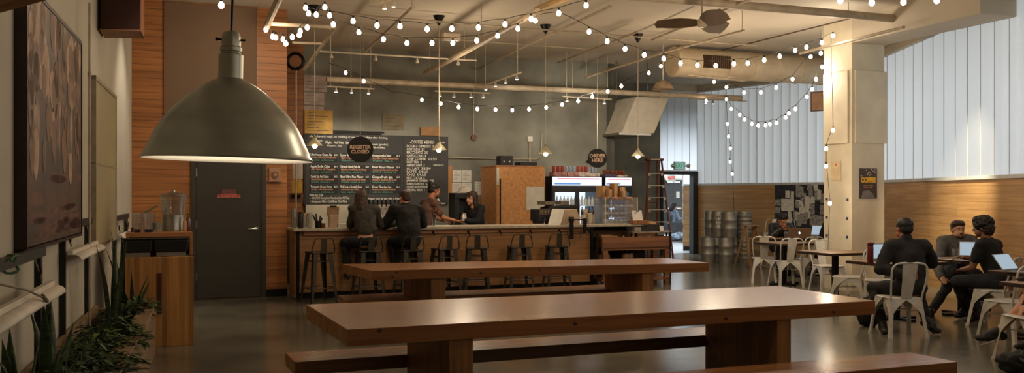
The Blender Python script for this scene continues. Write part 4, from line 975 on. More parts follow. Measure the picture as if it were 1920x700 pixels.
o = onbar('menu_stand', 1043, .2, 'pale leaning menu card seen edge-on beside the beige till', 'card', rz=-62); MB().box((0,0,.13), (.26,.015,.30), rx=R(-24)).build('card', whitep, o)
o = onbar('till_screen', 1062, .34, 'large beige till with a small black card screen, right part of the bar', 'till', rz=180)
MB().extr([(-.19,-.02,0), (.17,-.02,0), (.2,-.02,.12), (.12,-.02,.26), (-.14,-.02,.26), (-.19,-.02,.1)], (0,.16,0)).build('till_body', mat('beige_plastic', (176,150,124), .5), o, bevel=.01)
MB().bb(-.07, .02, .14, .16, .04, .13).build('card_screen', black, o); MB().bb(-.055, .005, .16, .163, .055, .115).build('screen_glass', mat('grey_glass', (120,120,116), .2), o)
o = onbar('black_bar_bracket', 1083, -.02, 'black square metal bracket hanging over the front edge of the bar', 'bracket', z=0)
for x in (-.12, .13):
    MB().bb(x-.03, x+.03, -.03, .0, .85 if x < 0 else .95, 1.2).build('upright', black, o)
MB().bb(-.12, .13, -.02, 0, 1.17, 1.19).bb(-.12, .13, -.02, 0, .94, .955).build('cross_bar', black, o)
for i, (px, t_, n_, lb) in enumerate(((1093,.3,3,'short stack of paper cups left of the tall cup stack'), (1098,.42,6,'tallest stack of paper cups on the bar'), (1106,.3,4,'stack of paper cups beside the tallest stack'), (1112,.42,3,'stack of paper cups closest to the pastry case'))):
    o = onbar('paper_cup_stack', px, t_, lb, 'cup stack', group='paper cups on the bar')
    m = MB()
    for k in range(n_): m.lathe([(0,k*.03), (.03,k*.03), (.042,k*.03+.1), (.044,k*.03+.1), (.044,k*.03+.106), (.038,k*.03+.106), (0,k*.03+.1)], seg=14)
    m.build('cups', mat('cup_paper', (190,176,154), .7), o, smooth='auto')
# pastry case
o = onbar('pastry_case', 1154, .36, 'clear acrylic pastry case with wrapped pastries on the bar in front of the fridge', 'pastry case')
acry = thin('acrylic', (.94,.97,1.0), .12)
w_ = bar_s(1185,.2)-bar_s(1124,.2); hh = zat(371, bpt(1154,.3).y)-1.091
MB().bb(-w_/2, w_/2, -.22, -.214, 0, hh).bb(-w_/2, -w_/2+.006, -.22, .2, 0, hh).bb(w_/2-.006, w_/2, -.22, .2, 0, hh).bb(-w_/2, w_/2, -.22, .2, hh, hh+.008).build('acrylic_box', acry, o)
MB().bb(-w_/2, w_/2, -.22, .2, 0, .02).bb(-w_/2-.0, -w_/2+.012, -.225,-.213,0,hh).bb(w_/2-.012, w_/2, -.225,-.213,0,hh).build('case_base', whitep, o)
wrap = mat('pastry_wrap', (226,230,238), .25, 0, .12, 30, bump=.5, bscale=60); past = mat('pastry', (190,120,70), .7, 0, .2, 20)
for k in range(3):
    z = .12+k*.13; MB().bb(-w_/2+.01, w_/2-.01, -.2, .18, z-.006, z).build('shelf', acry, o)
for k in range(4):
    m = MB(); z = .055+k*.13 if k else .055
    for j in range(6): m.sphere((-w_/2+.08+j*(w_-.16)/5, -.1, z-.0), (.05,.06,.032), 9, 6, jit=.25)
    m.build('pastries', past if k == 3 else wrap, o, smooth=True)
czt = 1.091+hh+.008
for i, (px, w2, h2, rz_, lb) in enumerate(((1130,.2,.2,-6,'big brown cardboard box on the pastry case, left'), (1151,.09,.25,4,'tall stack-like narrow cardboard box on the pastry case, middle'), (1163,.12,.18,8,'brown cardboard box on the pastry case, right'), (1141,.08,.14,0,'small cardboard box between the boxes on the pastry case'), (1167,.09,.11,0,'small pale cardboard box in front, on the pastry case right'))):
    o = onbar('cardboard_box', px, .36 if i < 3 else .28, lb, 'box', z=czt, rz=rz_)
    MB().bb(-w2/2, w2/2, -.07, .07, 0, h2).build('box_body', cardb, o); MB().bb(-.02, .02, -.072, .072, h2*.0, h2+.001).build('tape', mat('kraft_tape', (176,140,98), .6), o)
o = onbar('card_display', 1195, .12, 'white tented card standing near the right end of the bar', 'card'); MB().box((0,0,.13), (.2,.006,.22), rx=R(-14)).build('card', paper, o); MB().bb(-.02,.02,-.02,.0,.215,.235).build('clip', black, o)
o = onbar('wire_basket', 1198, .03, 'small brown basket of goods below the white tented card', 'basket'); MB().bb(-.16,.16,-.06,.06,0,.06).build('basket', mat('basket_brown', (140,92,54), .7, 0, .3, 30), o)
# goods on the shelf unit
MxS = Matrix.Translation(su.location) @ Matrix.Rotation(BA, 4, 'Z')
def onshelf(px, y, z): s_ = bar_s(px, .15)-su0; return MxS @ Vector((s_, y, z))
lbm = {0:'bottle', 1:'bottle', 2:'can', 3:'can', 4:'bottle', 5:'can', 6:'jar'}
for i, px in enumerate((1152,1158,1164,1170,1176,1182)): put((6,6,4,6,6,4)[i], onshelf(px, .1, z1+.02), 'small jar or bottle standing at the middle of the upper shelf tray', 'jar', 'jars on the shelf unit')
for i, (px, w2, h2, lb) in enumerate(((1133,.22,.22,'brown cardboard box at the left end of the display shelf tray'), (1147,.14,.2,'smaller cardboard box beside the left one on the display shelf'), (1240,.14,.12,'dark small box at the right end of the display shelf tray'))):
    o = E('cardboard_box', onshelf(px, .2, z1+.02), BA, lb, 'box'); MB().bb(-w2/2, w2/2, -.1, .1, 0, h2).build('box_body', cardb if i < 2 else blackp, o)
o = E('picture_card', onshelf(1196, .12, z1+.02), BA, 'small pale picture card with dark figures on the display shelf, left one', 'card'); MB().box((0,0,.1), (.1,.006,.18), rx=R(-8)).build('card', mat('printed_card', (190,180,150), .7, 0, .5, 25, col2=(60,50,40)), o)
o = E('picture_card', onshelf(1211, .12, z1+.02), BA, 'wider pale picture card with dark figures on the display shelf, right one', 'card'); MB().box((0,0,.1), (.17,.006,.18), rx=R(-8)).build('card', mat('printed_card', (190,180,150), .7), o)
o = E('wire_basket', onshelf(1213, .15, .956), BA, 'black wire basket on the glass shelf in front of the ladder', 'basket'); MB().bb(-.2,.2,-.1,.1,0,.12).build('basket', mat('dark_basket', (40,34,28), .7), o); MB().sphere((.05,0,.13), (.1,.08,.05), 10, 6, jit=.3).sphere((-.1,0,.12), (.07,.07,.04), 10, 6, jit=.3).build('packets', cardb, o)
o = E('price_card', onshelf(1231, .03, .956), BA, 'tiny pale price card at the right end of the glass shelf', 'card'); MB().box((0,0,.05), (.08,.004,.09), rx=R(-10)).build('card', paper, o)
o = E('small_package', onshelf(1188, .1, .956), BA, 'small pale package at the left end of the glass shelf', 'package'); MB().box((0,0,.04), (.13,.1,.08)).build('package_body', mat('pale_package', (150,140,124), .6), o, bevel=.004)
for i, px in enumerate((1126, 1134, 1170, 1178)):
    o = E('storage_tin', onshelf(px, .15, .42), BA, ('brown lumpy bag at the left end of the middle shelf','round tin beside the brown bag on the middle shelf','pale round tin in the centre of the middle shelf','second round tin in the centre of the middle shelf')[i], 'tin'); MB().lathe([(0,0), (.07,0), (.07,.12), (.05,.15), (0,.15)], seg=16).build('tin_body', mat('tin_brown', (120,86,60), .5), o, smooth='auto')
# ------------------------------------------------------------------ red step ladder
lY = 23.0; lb0 = at(1227, HY, lY); lb0.z = 0
lad = E('step_ladder', lb0, R(8), 'tall red fibreglass step ladder with pale treads beside the hall doorway', 'ladder')
redl = mat('ladder_red', (128,52,36), .5, 0, .08); alu = mat('tread_alu', (190,180,160), .4, .3)
hl = zat(302, lY); wt, wb = .17, .31
for sx in (-1, 1):
    MB().extr([(sx*wt,-.04,hl), (sx*(wt+.03),-.04,hl), (sx*(wb+.03),-.55,0), (sx*wb,-.55,0)], (0,.07,0)).build('front_rail', redl, lad)
    MB().extr([(sx*(wt-.08),.06,hl), (sx*(wt-.05),.06,hl), (sx*(wb-.1),.42,0), (sx*(wb-.13),.42,0)], (0,.04,0)).build('rear_rail', redl, lad)
for k in range(7):
    z = .32+k*.305; f = z/hl; hw_ = wb+(wt-wb)*f; y = -.55+.51*f
    MB().bb(-hw_, hw_, y-.02, y+.09, z-.02, z).bb(-hw_, -hw_+.05, y-.015, y+.0, z-.07, z).bb(hw_-.05, hw_, y-.015, y, z-.07, z).build('tread', alu, lad)
MB().bb(-.22, .22, -.1, .14, hl, hl+.06).build('top_cap', redl, lad, bevel=.01); MB().bb(-.12,.12,-.103,-.1,hl+.01,hl+.05).build('top_label', alu, lad)
for z in (.5, 1.4): MB().cyl((-.17,.44-z*.145,z), (.17,.44-z*.145,z), .012, seg=6).build('rear_brace', redl, lad)
# exit signs
eg = emat('exit_green', (30,150,110), .7); ew = mat('exit_white', (190,200,196), .5)
ex = E('exit_sign', at(1275, 311, DL.y-.15), UA, 'EXIT sign with two small emergency lamps above the hall doorway', 'exit sign')
MB().bb(-.17, .17, 0, .06, -.11, .11).build('sign_box', ew, ex, bevel=.01); MB().bb(-.15,.15,-.003,.0,-.09,.09).build('lit_panel', emat('exit_panel', (176,214,200), .55), ex); text('EXIT', .16, eg, ex, (0,-.005,0), align='CENTER', bold=.002)
for sx in (-1, 1): MB().lathe([(0,0), (.05,.0), (.055,.05), (0,.08)], seg=14).xf(Matrix.Translation((sx*.24,0,.0)) @ Matrix.Rotation(R(90), 4, 'X')).cyl((sx*.17,.03,0), (sx*.24,.03,0), .02, seg=8).build('emergency_lamp', steel, ex, smooth='auto')
ex2 = E('exit_sign', at(1259, 334, 28.8), UA, 'small red EXIT sign hanging inside the hall beyond the doorway', 'exit sign')
MB().bb(-.15, .15, 0, .05, -.1, .1).build('sign_box', ew, ex2); text('EXIT', .13, emat('exit_red', (235,80,60), 1.2), ex2, (0,-.004,0), align='CENTER', bold=.006); MB().cyl((0,.02,.1), (0,.02,3.6-zat(334,28.8)), .01, seg=6).build('hanger', steel, ex2)
# ------------------------------------------------------------------ kegs
def keg(rib):
    o = E('beer_keg', (0,0,0), 0, 'x', 'keg', 'steel kegs by the wainscot'); r = .17
    prof = [(0,.04), (r*.8,.04), (r*.86,.0), (r*.93,.0), (r*.97,.05)]
    if rib:
        for k in range(5): z = .09+k*.1; prof += [(r,z), (r*1.02,z+.02), (r*1.0,z+.04), (r*.95,z+.05), (r*.95,z+.08)]
        prof += [(r*.97,.57)]
    else: prof += [(r,.08), (r,.19), (r*1.035,.2), (r*1.035,.22), (r,.23), (r,.38), (r*1.035,.39), (r*1.035,.41), (r,.42), (r,.53), (r*.97,.56)]
    prof += [(r*.93,.6), (r*.86,.6), (r*.85,.56), (r*.6,.545), (0,.55)]
    MB().lathe(prof, seg=32).build('keg_shell', mat('keg_steel', (158,154,144), .46, .5, .12, 6, bump=.05), o, smooth='auto')
    MB().lathe([(0,.55), (.035,.55), (.035,.585), (0,.585)], seg=14).build('valve', steel, o, smooth='auto')
    MB().lathe([(r*.9,.565), (r*.9,.6), (r*.84,.6), (r*.84,.565)], seg=32).build('top_rim', chrome, o, smooth='auto')
    return o
kA = keg(False); kB = keg(True); ku = set()
def putkeg(px, Y, z, rib, label):
    src = kB if rib else kA
    o = src if src.name not in ku else dup(src); ku.add(src.name); p = at(px, HY, Y); o.location = (p.x, p.y, z); o['label'] = label; return o
K = [(1327.5,21.3,0,0,'steel keg on the floor at the left end of the keg pile'), (1361,21.15,0,0,'steel keg on the floor at the front, second from the left'), (1344,21.72,0,0,'steel keg on the floor mostly hidden behind the front two'),
     (1378,21.78,0,0,'steel keg on the floor at the back, between front keg and ribbed keg'), (1398,21.45,0,1,'ribbed steel keg on the floor at the right end of the pile'),
     (1334,21.95,.6,0,'steel keg stacked on top at the left, partly behind'), (1347.5,21.62,.6,0,'steel keg on the upper row with a dark letter M'), (1367.5,21.3,.6,0,'steel keg on the upper row, front and centre'), (1377,21.85,.6,0,'steel keg on the upper row behind the centre one'), (1396,21.55,.6,1,'ribbed steel keg on the upper row at the right end')]
for k in K: putkeg(*k)
kegM = [o for o in bpy.data.objects if o.get('label', '').endswith('letter M')][0]
kt = text('M', .1, black, kegM, (-.05,-.178,.47), align='CENTER', bold=.0)
MB().bb(-.11, .01, -.178, -.15, .31, .375).build('label_band', paper, kegM)
# ------------------------------------------------------------------ wooden step ladder
p = at(1408, HY, 20.3); p.z = 0
wsl = E('wooden_step_ladder', p, R(25), 'small worn wooden step ladder right of the steel kegs', 'ladder')
wlm = wood('ladder_wood', (186,146,100), (130,96,60), 'z', .6)
for sx in (-1, 1):
    MB().extr([(sx*.15,-.02,.9), (sx*.12,-.02,.9), (sx*.19,-.26,0), (sx*.22,-.26,0)], (0,.06,0)).build('front_rail', wlm, wsl)
    MB().extr([(sx*.14,.04,.88), (sx*.11,.04,.88), (sx*.17,.3,0), (sx*.2,.3,0)], (0,.04,0)).build('rear_rail', wlm, wsl)
MB().bb(-.19, .19, -.09, .11, .9, .925).build('top_step', wlm, wsl)
for k in range(3):
    z = .2+k*.22; f = z/.9; hw_ = .21-.06*f; y = -.26+.24*f; MB().bb(-hw_, hw_, y-.02, y+.11, z-.02, z).build('step', wlm, wsl)
MB().bb(-.17,.17,.2,.22,.3,.34).build('rear_brace', wlm, wsl)
# ------------------------------------------------------------------ notice board on the wainscot
wd = (B_-A_).normalized(); wn = Vector((wd.y, -wd.x, 0)); wang = math.atan2(wd.y, wd.x)
if wn.y > 0: wn = -wn
n0_, s0 = hit(A_+wn*.03, wd, 1453); n1_, s1_ = hit(A_+wn*.03, wd, 1550); nl = s1_-s0
nb = E('notice_board', n0_, wang, 'dark notice board crowded with overlapping flyers beside the column', 'notice board')
nz0, nz1 = .55, 1.84
MB().bb(0, nl, 0, .02, nz0, nz1).build('board', mat('board_dark', (62,62,68), .8, 0, .35, 12, col2=(34,34,40)), nb)
def nsheet(px0, px1, py0, py1, m_, label, ti=0, off=.006, fan=None):
    a = (hit(A_+wn*.03, wd, px0)[1]-s0); b = (hit(A_+wn*.03, wd, px1)[1]-s0); Y_ = hit(A_, wd, (px0+px1)/2)[0].y
    z0, z1_ = zat(py1, Y_), zat(py0, Y_)
    M_ = Matrix.Translation(n0_) @ Matrix.Rotation(wang, 4, 'Z'); p = M_ @ Vector(((a+b)/2, -off, (z0+z1_)/2))
    o = MB().bb(-(b-a)/2, (b-a)/2, -.002, .002, -(z1_-z0)/2, (z1_-z0)/2).build('flyer', m_, loc=p, rot=(0, R(ti), wang)); tag(o, label, 'flyer', 'flyers on the notice board'); return o
fl_w = mat('flyer_white', (226,222,210), .8, 0, .12, 20); fl_g = mat('flyer_grey', (168,165,160), .8, 0, .25, 18); fl_d = mat('flyer_print', (196,192,186), .8, 0, .5, 22, col2=(80,78,80))
fls = [(1465,1489,373,396,fl_w,0,'large pale square flyer near the middle left'),(1473,1481,358,371,fl_w,0,'small white flyer, upper left one'),(1483,1489,359,379,fl_w,2,'narrow white flyer right of the small upper left one'),(1454,1464,374,386,fl_d,0,'two-picture flyer at the left edge'),(1493,1503,346,370,fl_d,0,'tall printed photo-strip flyer at the top'),(1514,1524,346,358,fl_d,8,'tilted printed flyer at the top with picture'),(1526,1534,346,358,fl_w,-3,'white flyer at the top right'),(1528,1538,358,376,fl_g,0,'grey flyer at the right under the top row'),(1510,1519,370,398,fl_w,10,'white flyer hanging askew in the middle'),(1502,1508,378,400,fl_w,-12,'curled white flyer left of the askew one'),(1492,1500,375,389,fl_w,6,'white flyer with a folded corner'),(1529,1536,377,402,mat('flyer_dark',(52,48,54),.7),0,'dark narrow flyer at the right'),(1519,1546,404,424,fl_d,0,'pale printed poster with dark windows, lower right'),(1494,1503,402,424,fl_g,0,'grey flyer low in the middle'),(1479,1485,396,418,fl_w,-8,'white strip flyer behind the woman'),(1538,1547,384,402,fl_d,0,'printed flyer at the right edge'),(1504,1513,404,420,fl_d,5,'small printed flyer low in the middle'),(1519,1528,381,402,fl_d,-2,'printed flyer left of the dark narrow one'),(1454,1463,388,400,fl_g,4,'greyish flyer low at the left edge'),(1537,1547,347,357,mat('flyer_black',(40,40,46),.7),0,'black flyer in the top right corner')]
for i, (a, b, c, d_, m_, ti, lb) in enumerate(fls): nsheet(a, b, c, d_, m_, lb+' of the notice board', ti, .006+.002*(i%5))
rr = random.Random(11)
for i in range(22):
    a = rr.uniform(1488, 1540); w0 = rr.uniform(6, 10); c = rr.uniform(347, 400); h0 = rr.uniform(10, 19)
    nsheet(a, a+w0, c, c+h0, (fl_w, fl_g, fl_d)[i%3], 'small overlapping printed flyer among the crowded ones on the right half of the notice board', rr.uniform(-9, 9), .003+.0004*i)
# ------------------------------------------------------------------ on the column
Mc = Matrix.Translation(cc) @ Matrix.Rotation(UA, 4, 'Z')
ps = hit(cc-V*.01, U, 1609)[1]; pe = hit(cc-V*.01, U, 1646)[1]; pY = cc.y+.2
po = E('coffee_poster', Mc @ Vector((ps, -.004, zat(375, pY))), UA, 'dark COFFEE poster with yellow lettering and white border on the column', 'poster')
pw_ = pe-ps; phh = zat(314, pY)-zat(375, pY)
MB().bb(0, pw_, -.006, 0, 0, phh).build('border', paper, po); MB().bb(.02, pw_-.02, -.009, -.006, .02, phh-.02).build('print', mat('poster_print', (66,50,42), .5, 0, .3, 24, col2=(34,26,22)), po)
ty = mat('poster_yellow', (226,176,40), .6); t_ = text('COFFEE', .115, ty, po, (pw_/2, -.011, phh*.6), align='CENTER', bold=.008, sx=.78)
text('roasters collective', .03, T_O, po, (pw_/2, -.011, phh*.44), align='CENTER'); text('tastings & talks', .03, T_O, po, (pw_/2, -.011, phh*.38), align='CENTER')
MB().extr([(pw_*.15,-.011,.03), (pw_*.85,-.011,.03), (pw_*.7,-.011,phh*.22), (pw_*.5,-.011,phh*.3), (pw_*.22,-.011,phh*.26)], (0,.002,0)).build('pale_shape', mat('poster_grey', (120,116,120), .6), po)
m = MB()
rr = random.Random(2)
for i in range(14): m.sphere((pw_*rr.uniform(.12,.88), -.01, phh*rr.uniform(.72,.93)), (.014,.002,.014), 7, 5)
m.build('flower_print', mat('poster_cream', (200,170,130), .6), po)
cn = E('column_notice', Mc @ Vector((-.006, colL*.55, zat(338, cc.y+.3))), UA-R(90), 'faint pale notice with a small red mark on the left face of the column', 'notice')
MB().bb(-.12, .12, -.002, 0, 0, .32).build('sheet', mat('column_sheet', (206,186,148), .7), cn); MB().sphere((0,-.003,.26), (.02,.003,.024), 8, 6).build('red_mark', mat('mark_red', (190,80,50), .6), cn)
for i, (px, py) in enumerate(((1550,374),(1589,375),(1550,408),(1588,410),(1550,442),(1588,445))):
    k = (px-CX)/F; d_ = V; pt, s_ = hit(cc-U*.006, V, px)
    o = MB().box((0,0,0), (.012,.035,.045)).build('tape_square', mat('blue_tape', (46,54,82), .6), loc=(pt.x, pt.y, zat(py, pt.y)), rz=UA); tag(o, 'small dark blue square of tape on the column, %s row, %s side' % (('upper','middle','lower')[i//2], ('left','right')[i%2]), 'tape', 'blue tape squares on the column')
# small sign behind the column, hanging
o = E('framed_board', at(1536, 190, 18.0), UA-R(60), 'small brown framed board jutting out behind the column', 'board'); hh2 = 37*18/F
MB().bb(-.16, .16, -.01, .01, -hh2/2, hh2/2).build('panel', mat('pinkish_panel', (150,116,92), .7), o); MB().bb(-.17,.17,-.015,.015,hh2/2-.02,hh2/2+.0).bb(-.17,.17,-.015,.015,-hh2/2,-hh2/2+.02).bb(-.17,-.15,-.015,.015,-hh2/2,hh2/2).bb(.15,.17,-.015,.015,-hh2/2,hh2/2).build('frame', mat('dark_frame', (70,44,30), .5), o)
# thermostat thing beside door
q = hit(CORN-V*.01, U, 515)[0]; q.z = zat(340, q.y)
o = E('wall_phone', q, UA, 'small pale device with a round dial on a little ledge beside the dark door', 'wall device')
MB().bb(-.11,.11,-.05,0,-.01,.005).build('ledge', mat('pink_plastic', (150,112,88), .6), o); MB().bb(-.09,.09,-.03,0,.005,.21).build('housing', mat('pale_plastic', (160,120,92), .6), o, bevel=.006)
MB().cyl((0,-.03,.1), (0,-.045,.1), .055, seg=24).build('dial', mat('dial_brown', (110,80,60), .5), o, smooth='auto'); MB().cyl((.005,-.046,.1), (.005,-.055,.1), .025, seg=18).build('dial_centre', mat('pale_plastic', (160,120,92), .6), o, smooth='auto')
# ------------------------------------------------------------------ clutter left of the menu board
def plate(name, px0, px1, py0, py1, Y, m_, label, cat, th=.05):
    a = at(px0, py1, Y); b = at(px1, py0, Y); o = MB().bb(0, b.x-a.x, 0, th, 0, b.z-a.z).build(name, m_, loc=a, rz=R(8), bevel=.004); return tag(o, label, cat)
plate('white_cabinet', 549, 567, 303, 336, 17.2, paper, 'white notice panel on the plank wall left of the chalkboard', 'panel')
plate('yellow_box', 547, 566, 338, 362, 17.0, mat('yellow_enamel', (206,166,70), .5), 'yellow box under the white panel left of the chalkboard', 'box', .12)
gb = plate('switch_panel', 541, 567, 363, 381, 17.1, mat('brown_panel', (120,84,58), .5), 'brown panel with two round black dials under the yellow box', 'panel', .1)
for x in (.09, .19): MB().cyl((x,-.0,.12), (x,-.02,.12), .038, seg=16).build('dial', black, gb)
sh = E('back_shelf', at(546, 412, 16.5)*Vector((1,1,0)), UA, 'dark shelf unit with standing binders behind the left end of the bar', 'shelf')
MB().bb(-.1,.35,0,.35,.0,1.0).build('shelf_body', blackp, sh)
for i in range(5):
    o = E('binder', sh.matrix_basis @ Vector((0,0,0)) if False else (sh.location.x+.03+.055*i, sh.location.y+.1+.022*i, 1.0), UA, 'upright %s binder on the dark shelf behind the left end of the bar' % ('white','brown','grey','pale','tan')[i], 'binder')
    MB().box((0,0,.15), (.045,.22,.3-.02*i), ry=R(2*i-2)).build('cover', mat('binder%d' % i, ((190,180,160),(110,80,60),(120,116,108),(176,150,120),(150,110,80))[i], .6), o)

# ================================================================== left side: pictures, planter, cabinet, grow lights
LDn = -LD                                     # along the left wall, away from camera
lang = math.atan2(LDn.y, LDn.x)
LN_ = Vector((LDn.y, -LDn.x, 0))              # into the room
def lw(px, off=0): return hit(CORN+LN_*off, LDn, px)
def lframe(px0, px1, z0, z1, name, label, cat, off=.0):
    a, sa = lw(px0, off); b, sb2 = lw(px1, off); o = E(name, (a.x, a.y, z0), lang, label, cat); return o, sb2-sa, z1-z0
pic_m, nt, out = newmat('pond_painting')
if True:
    L = nt.links.new; p = N(nt, 'ShaderNodeBsdfPrincipled', Roughness=.45); tc = N(nt, 'ShaderNodeTexCoord'); mp = N(nt, 'ShaderNodeMapping'); mp.inputs['Scale'].default_value=(4.2,1,1.5)
    L(tc.outputs['Object'], mp.inputs[0]); vo = N(nt, 'ShaderNodeTexVoronoi', Scale=1.2, Randomness=.9); L(mp.outputs[0], vo.inputs['Vector'])
    rp = N(nt, 'ShaderNodeValToRGB'); e_ = rp.color_ramp.elements; e_[0].position=.24; e_[0].color=srgb((168,136,108)); e_[1].position=.42; e_[1].color=srgb((70,50,38)); L(vo.outputs['Distance'], rp.inputs[0])
    sx = N(nt, 'ShaderNodeSeparateXYZ'); L(tc.outputs['Object'], sx.inputs[0]); nz = N(nt, 'ShaderNodeTexNoise', Scale=2.2, Detail=6); L(tc.outputs['Object'], nz.inputs['Vector'])
    r3 = N(nt, 'ShaderNodeValToRGB'); e_ = r3.color_ramp.elements; e_[0].position=.42; e_[0].color=srgb((58,48,36)); e_[1].position=.75; e_[1].color=srgb((110,72,56)); L(nz.outputs[0], r3.inputs[0])
    ad = N(nt, 'ShaderNodeMath', operation='MULTIPLY_ADD'); ad.inputs[1].default_value=.5; L(nz.outputs[0], ad.inputs[0]); L(sx.outputs[2], ad.inputs[2])
    r4 = N(nt, 'ShaderNodeMapRange'); r4.inputs[1].default_value=.85; r4.inputs[2].default_value=1.15; L(ad.outputs[0], r4.inputs[0])
    mx = N(nt, 'ShaderNodeMix', data_type='RGBA'); L(r4.outputs[0], mx.inputs[0]); L(r3.outputs[0], mx.inputs[6]); L(rp.outputs[0], mx.inputs[7]); L(mx.outputs[2], p.inputs['Base Color']); L(p.outputs[0], out.inputs[0])
OFF = .07
py_r = lw(153, OFF)[0].y; zt_p = zat(79, py_r); zb_p = zat(450, lw(127, OFF)[0].y)
o, w_, h = lframe(49, 153, zb_p, zt_p, 'large_painting', 'very large brown painting of drooping pale petals over a pond in a thin dark frame', 'painting', OFF)
MB().bb(.03, w_-.03, 0, OFF-.002, .03, h-.03).build('canvas', pic_m, o)
frm = mat('painting_frame', (44,28,20), .45); MB().bb(0,w_,-.006,OFF-.001,h-.03,h).bb(0,w_,-.006,OFF-.001,0,.022).bb(w_-.03,w_,-.006,OFF-.001,0,h).bb(0,.012,-.006,OFF-.001,0,h).build('frame', frm, o)
for mm_, sd, n_ in ((mat('petal_pale', (170,138,112), .6, 0, .15, 9), 1, 26), (mat('petal_dim', (122,94,74), .6, 0, .2, 9), 2, 44)):
    m = MB(); rr = random.Random(sd)
    for i in range(n_):
        x = rr.uniform(.1, w_-.12); z = h*(.33+.63*rr.random()**.8); hh_ = rr.uniform(.09, .19); ww_ = hh_*rr.uniform(.55, .8)
        pts = [(x+math.sin(t)*ww_*(1.0-.35*math.cos(t)), -.0015-.0004*sd, z-math.cos(t)*hh_) for t in [6.283*k/14 for k in range(14)]]
        pts = [(min(max(p[0], .04), w_-.04), p[1], min(p[2], h-.04)) for p in pts]; m.extr(pts, (0, .001, 0))
    m.build('petal_strokes', mm_, o)
m = MB(); rr = random.Random(9)
for i in range(26):
    x = rr.uniform(.1, w_-.15); z = h*rr.uniform(.05, .3); ww_ = rr.uniform(.2, .5); pts = [(min(max(x+math.cos(t)*ww_, .04), w_-.04), -.0012, max(z+math.sin(t)*ww_*.10, .03)) for t in [6.283*k/14 for k in range(14)]]; m.extr(pts, (0,.001,0))
m.build('reflection_strokes', mat('painting_red', (96,62,48), .6, 0, .25, 5), o)
y1_ = lw(195)[0].y
o, w_, h = lframe(174, 214, zat(461, lw(180)[0].y), zat(168, y1_), 'framed_print', 'tall pale framed print further along the left wall', 'framed print', .04)
MB().bb(.03, w_-.03, -.02, 0, .03, h-.03).build('print', mat('print_yellow', (168,156,112), .4, 0, .12, .8, col2=(150,140,116)), o); MB().bb(0,w_,-.03,.04,h-.04,h).bb(0,w_,-.03,.04,0,.04).bb(w_-.04,w_,-.03,.04,0,h).bb(0,.04,-.03,.04,0,h).bb(0,w_,-.025,.04,h*.49,h*.5).build('frame', mat('frame_pale', (150,136,112), .5), o)
# vertical pipe + dark wall box
a, _ = lw(168, .1); o = MB().cyl((a.x,a.y,0), (a.x,a.y,zat(5,a.y)), .011, seg=12).cyl((a.x,a.y,zat(143,a.y)), (a.x,a.y,zat(135,a.y)), .018, seg=12).build('wall_pipe', pipe_m, smooth='auto'); tag(o, 'vertical pipe on the left wall between painting and print', 'pipe')
hbm = mat('heater_maroon', (58,26,20), .5, 0, .05)
q0_ = at(188, 55, 9.6); q1_ = at(260, 55, 9.6)
o = E('wall_speaker', q0_, 0, 'dark maroon box mounted high in the left corner', 'wall box')
bw_ = q1_.x-q0_.x; dv = LDn*.49; dv.z = 0
MB().extr([(0,0,0), (bw_,.03,0), (bw_,.03,.5), (0,0,.5)], dv).build('box_body', hbm, o, bevel=.003)
MB().extr([(-.006,-.006,-.012), (bw_+.006,.024,-.012), (bw_+.006,.024,0), (-.006,-.006,0)], dv*1.01).build('bottom_panel', mat('box_bottom', (150,106,76), .6), o)
MB().extr([(bw_,.028,-.012), (bw_+.012,.028,-.012), (bw_+.012,.028,.5), (bw_,.028,.5)], dv).build('side_trim', mat('box_side', (150,92,50), .6), o)
MB().tube([(.05,.4,.1), (.0,.55,.2), (-.12,.6,.3)], .02, 8).build('bracket', black, o)
# timber beam end top-left
ba_, bb_2 = at(-70, 36, 3.4), at(175, -32, 3.4)
bm_ = E('timber_beam', ba_, 0, 'orange-brown timber beam crossing the top left corner close to the camera', 'beam')
dvv = bb_2-ba_; MB().extr([(0,-.03,0), (0,.05,0), (0,.05,.062), (0,-.03,.062)], dvv).build('beam_body', wood('beam_wood', (158,112,62), (128,86,44), 'x'), bm_, bevel=.006)
MB().extr([(0,-.034,.062), (0,.054,.062), (0,.054,.072), (0,-.034,.072)], dvv).build('top_edge', edge_m, bm_)
for f_ in (.35, .95): MB().cyl(dvv*f_+Vector((0,.01,.07)), (dvv.x*f_, .01, CEIL-ba_.z), .004, seg=6).build('hanging_wire', black, bm_)
# planter
PF = G(292, 660.5, 0); pz = .465
pe0 = hit(Vector((PF.x, PF.y, 0)), LDn, 292)[0]
pl = E('wooden_planter', Vector((PF.x, PF.y, 0)), lang, 'long pale wooden planter box along the left wall', 'planter')
wpl = wood('planter_wood', (150,124,92), (112,88,62), 'x', .6, lam=.1)
PW = (Vector((PF.x, PF.y, 0))-CORN).dot(LN_)-.03; PLn = 8.2
MB().bb(-PLn, 0, -0.0, .045, 0, pz).build('front_board', wpl, pl, bevel=.004); MB().bb(-PLn, 0, -.01, .13, pz, pz+.03).build('rim', wpl, pl, bevel=.004)
MB().bb(-PLn, 0, PW-.04, PW, 0, pz+.03).bb(-.04, 0, .04, PW, 0, pz).bb(-PLn, -PLn+.04, .04, PW, 0, pz).build('back_board', wpl, pl); 
soil = MB(); 
soil.bb(-PLn+.04, -.04, .045, PW-.04, pz-.12, pz-.05).build('soil', mat('soil', (44,34,24), .95, 0, .3, 20, bump=.6), pl)
MxP = Matrix.Translation(pl.location) @ Matrix.Rotation(lang, 4, 'Z')
def ppt(px, t, z=pz-.06): q = hit(Vector((pl.location.x, pl.location.y, 0))-LN_*t, LDn, px)[0]; q.z = z; return q
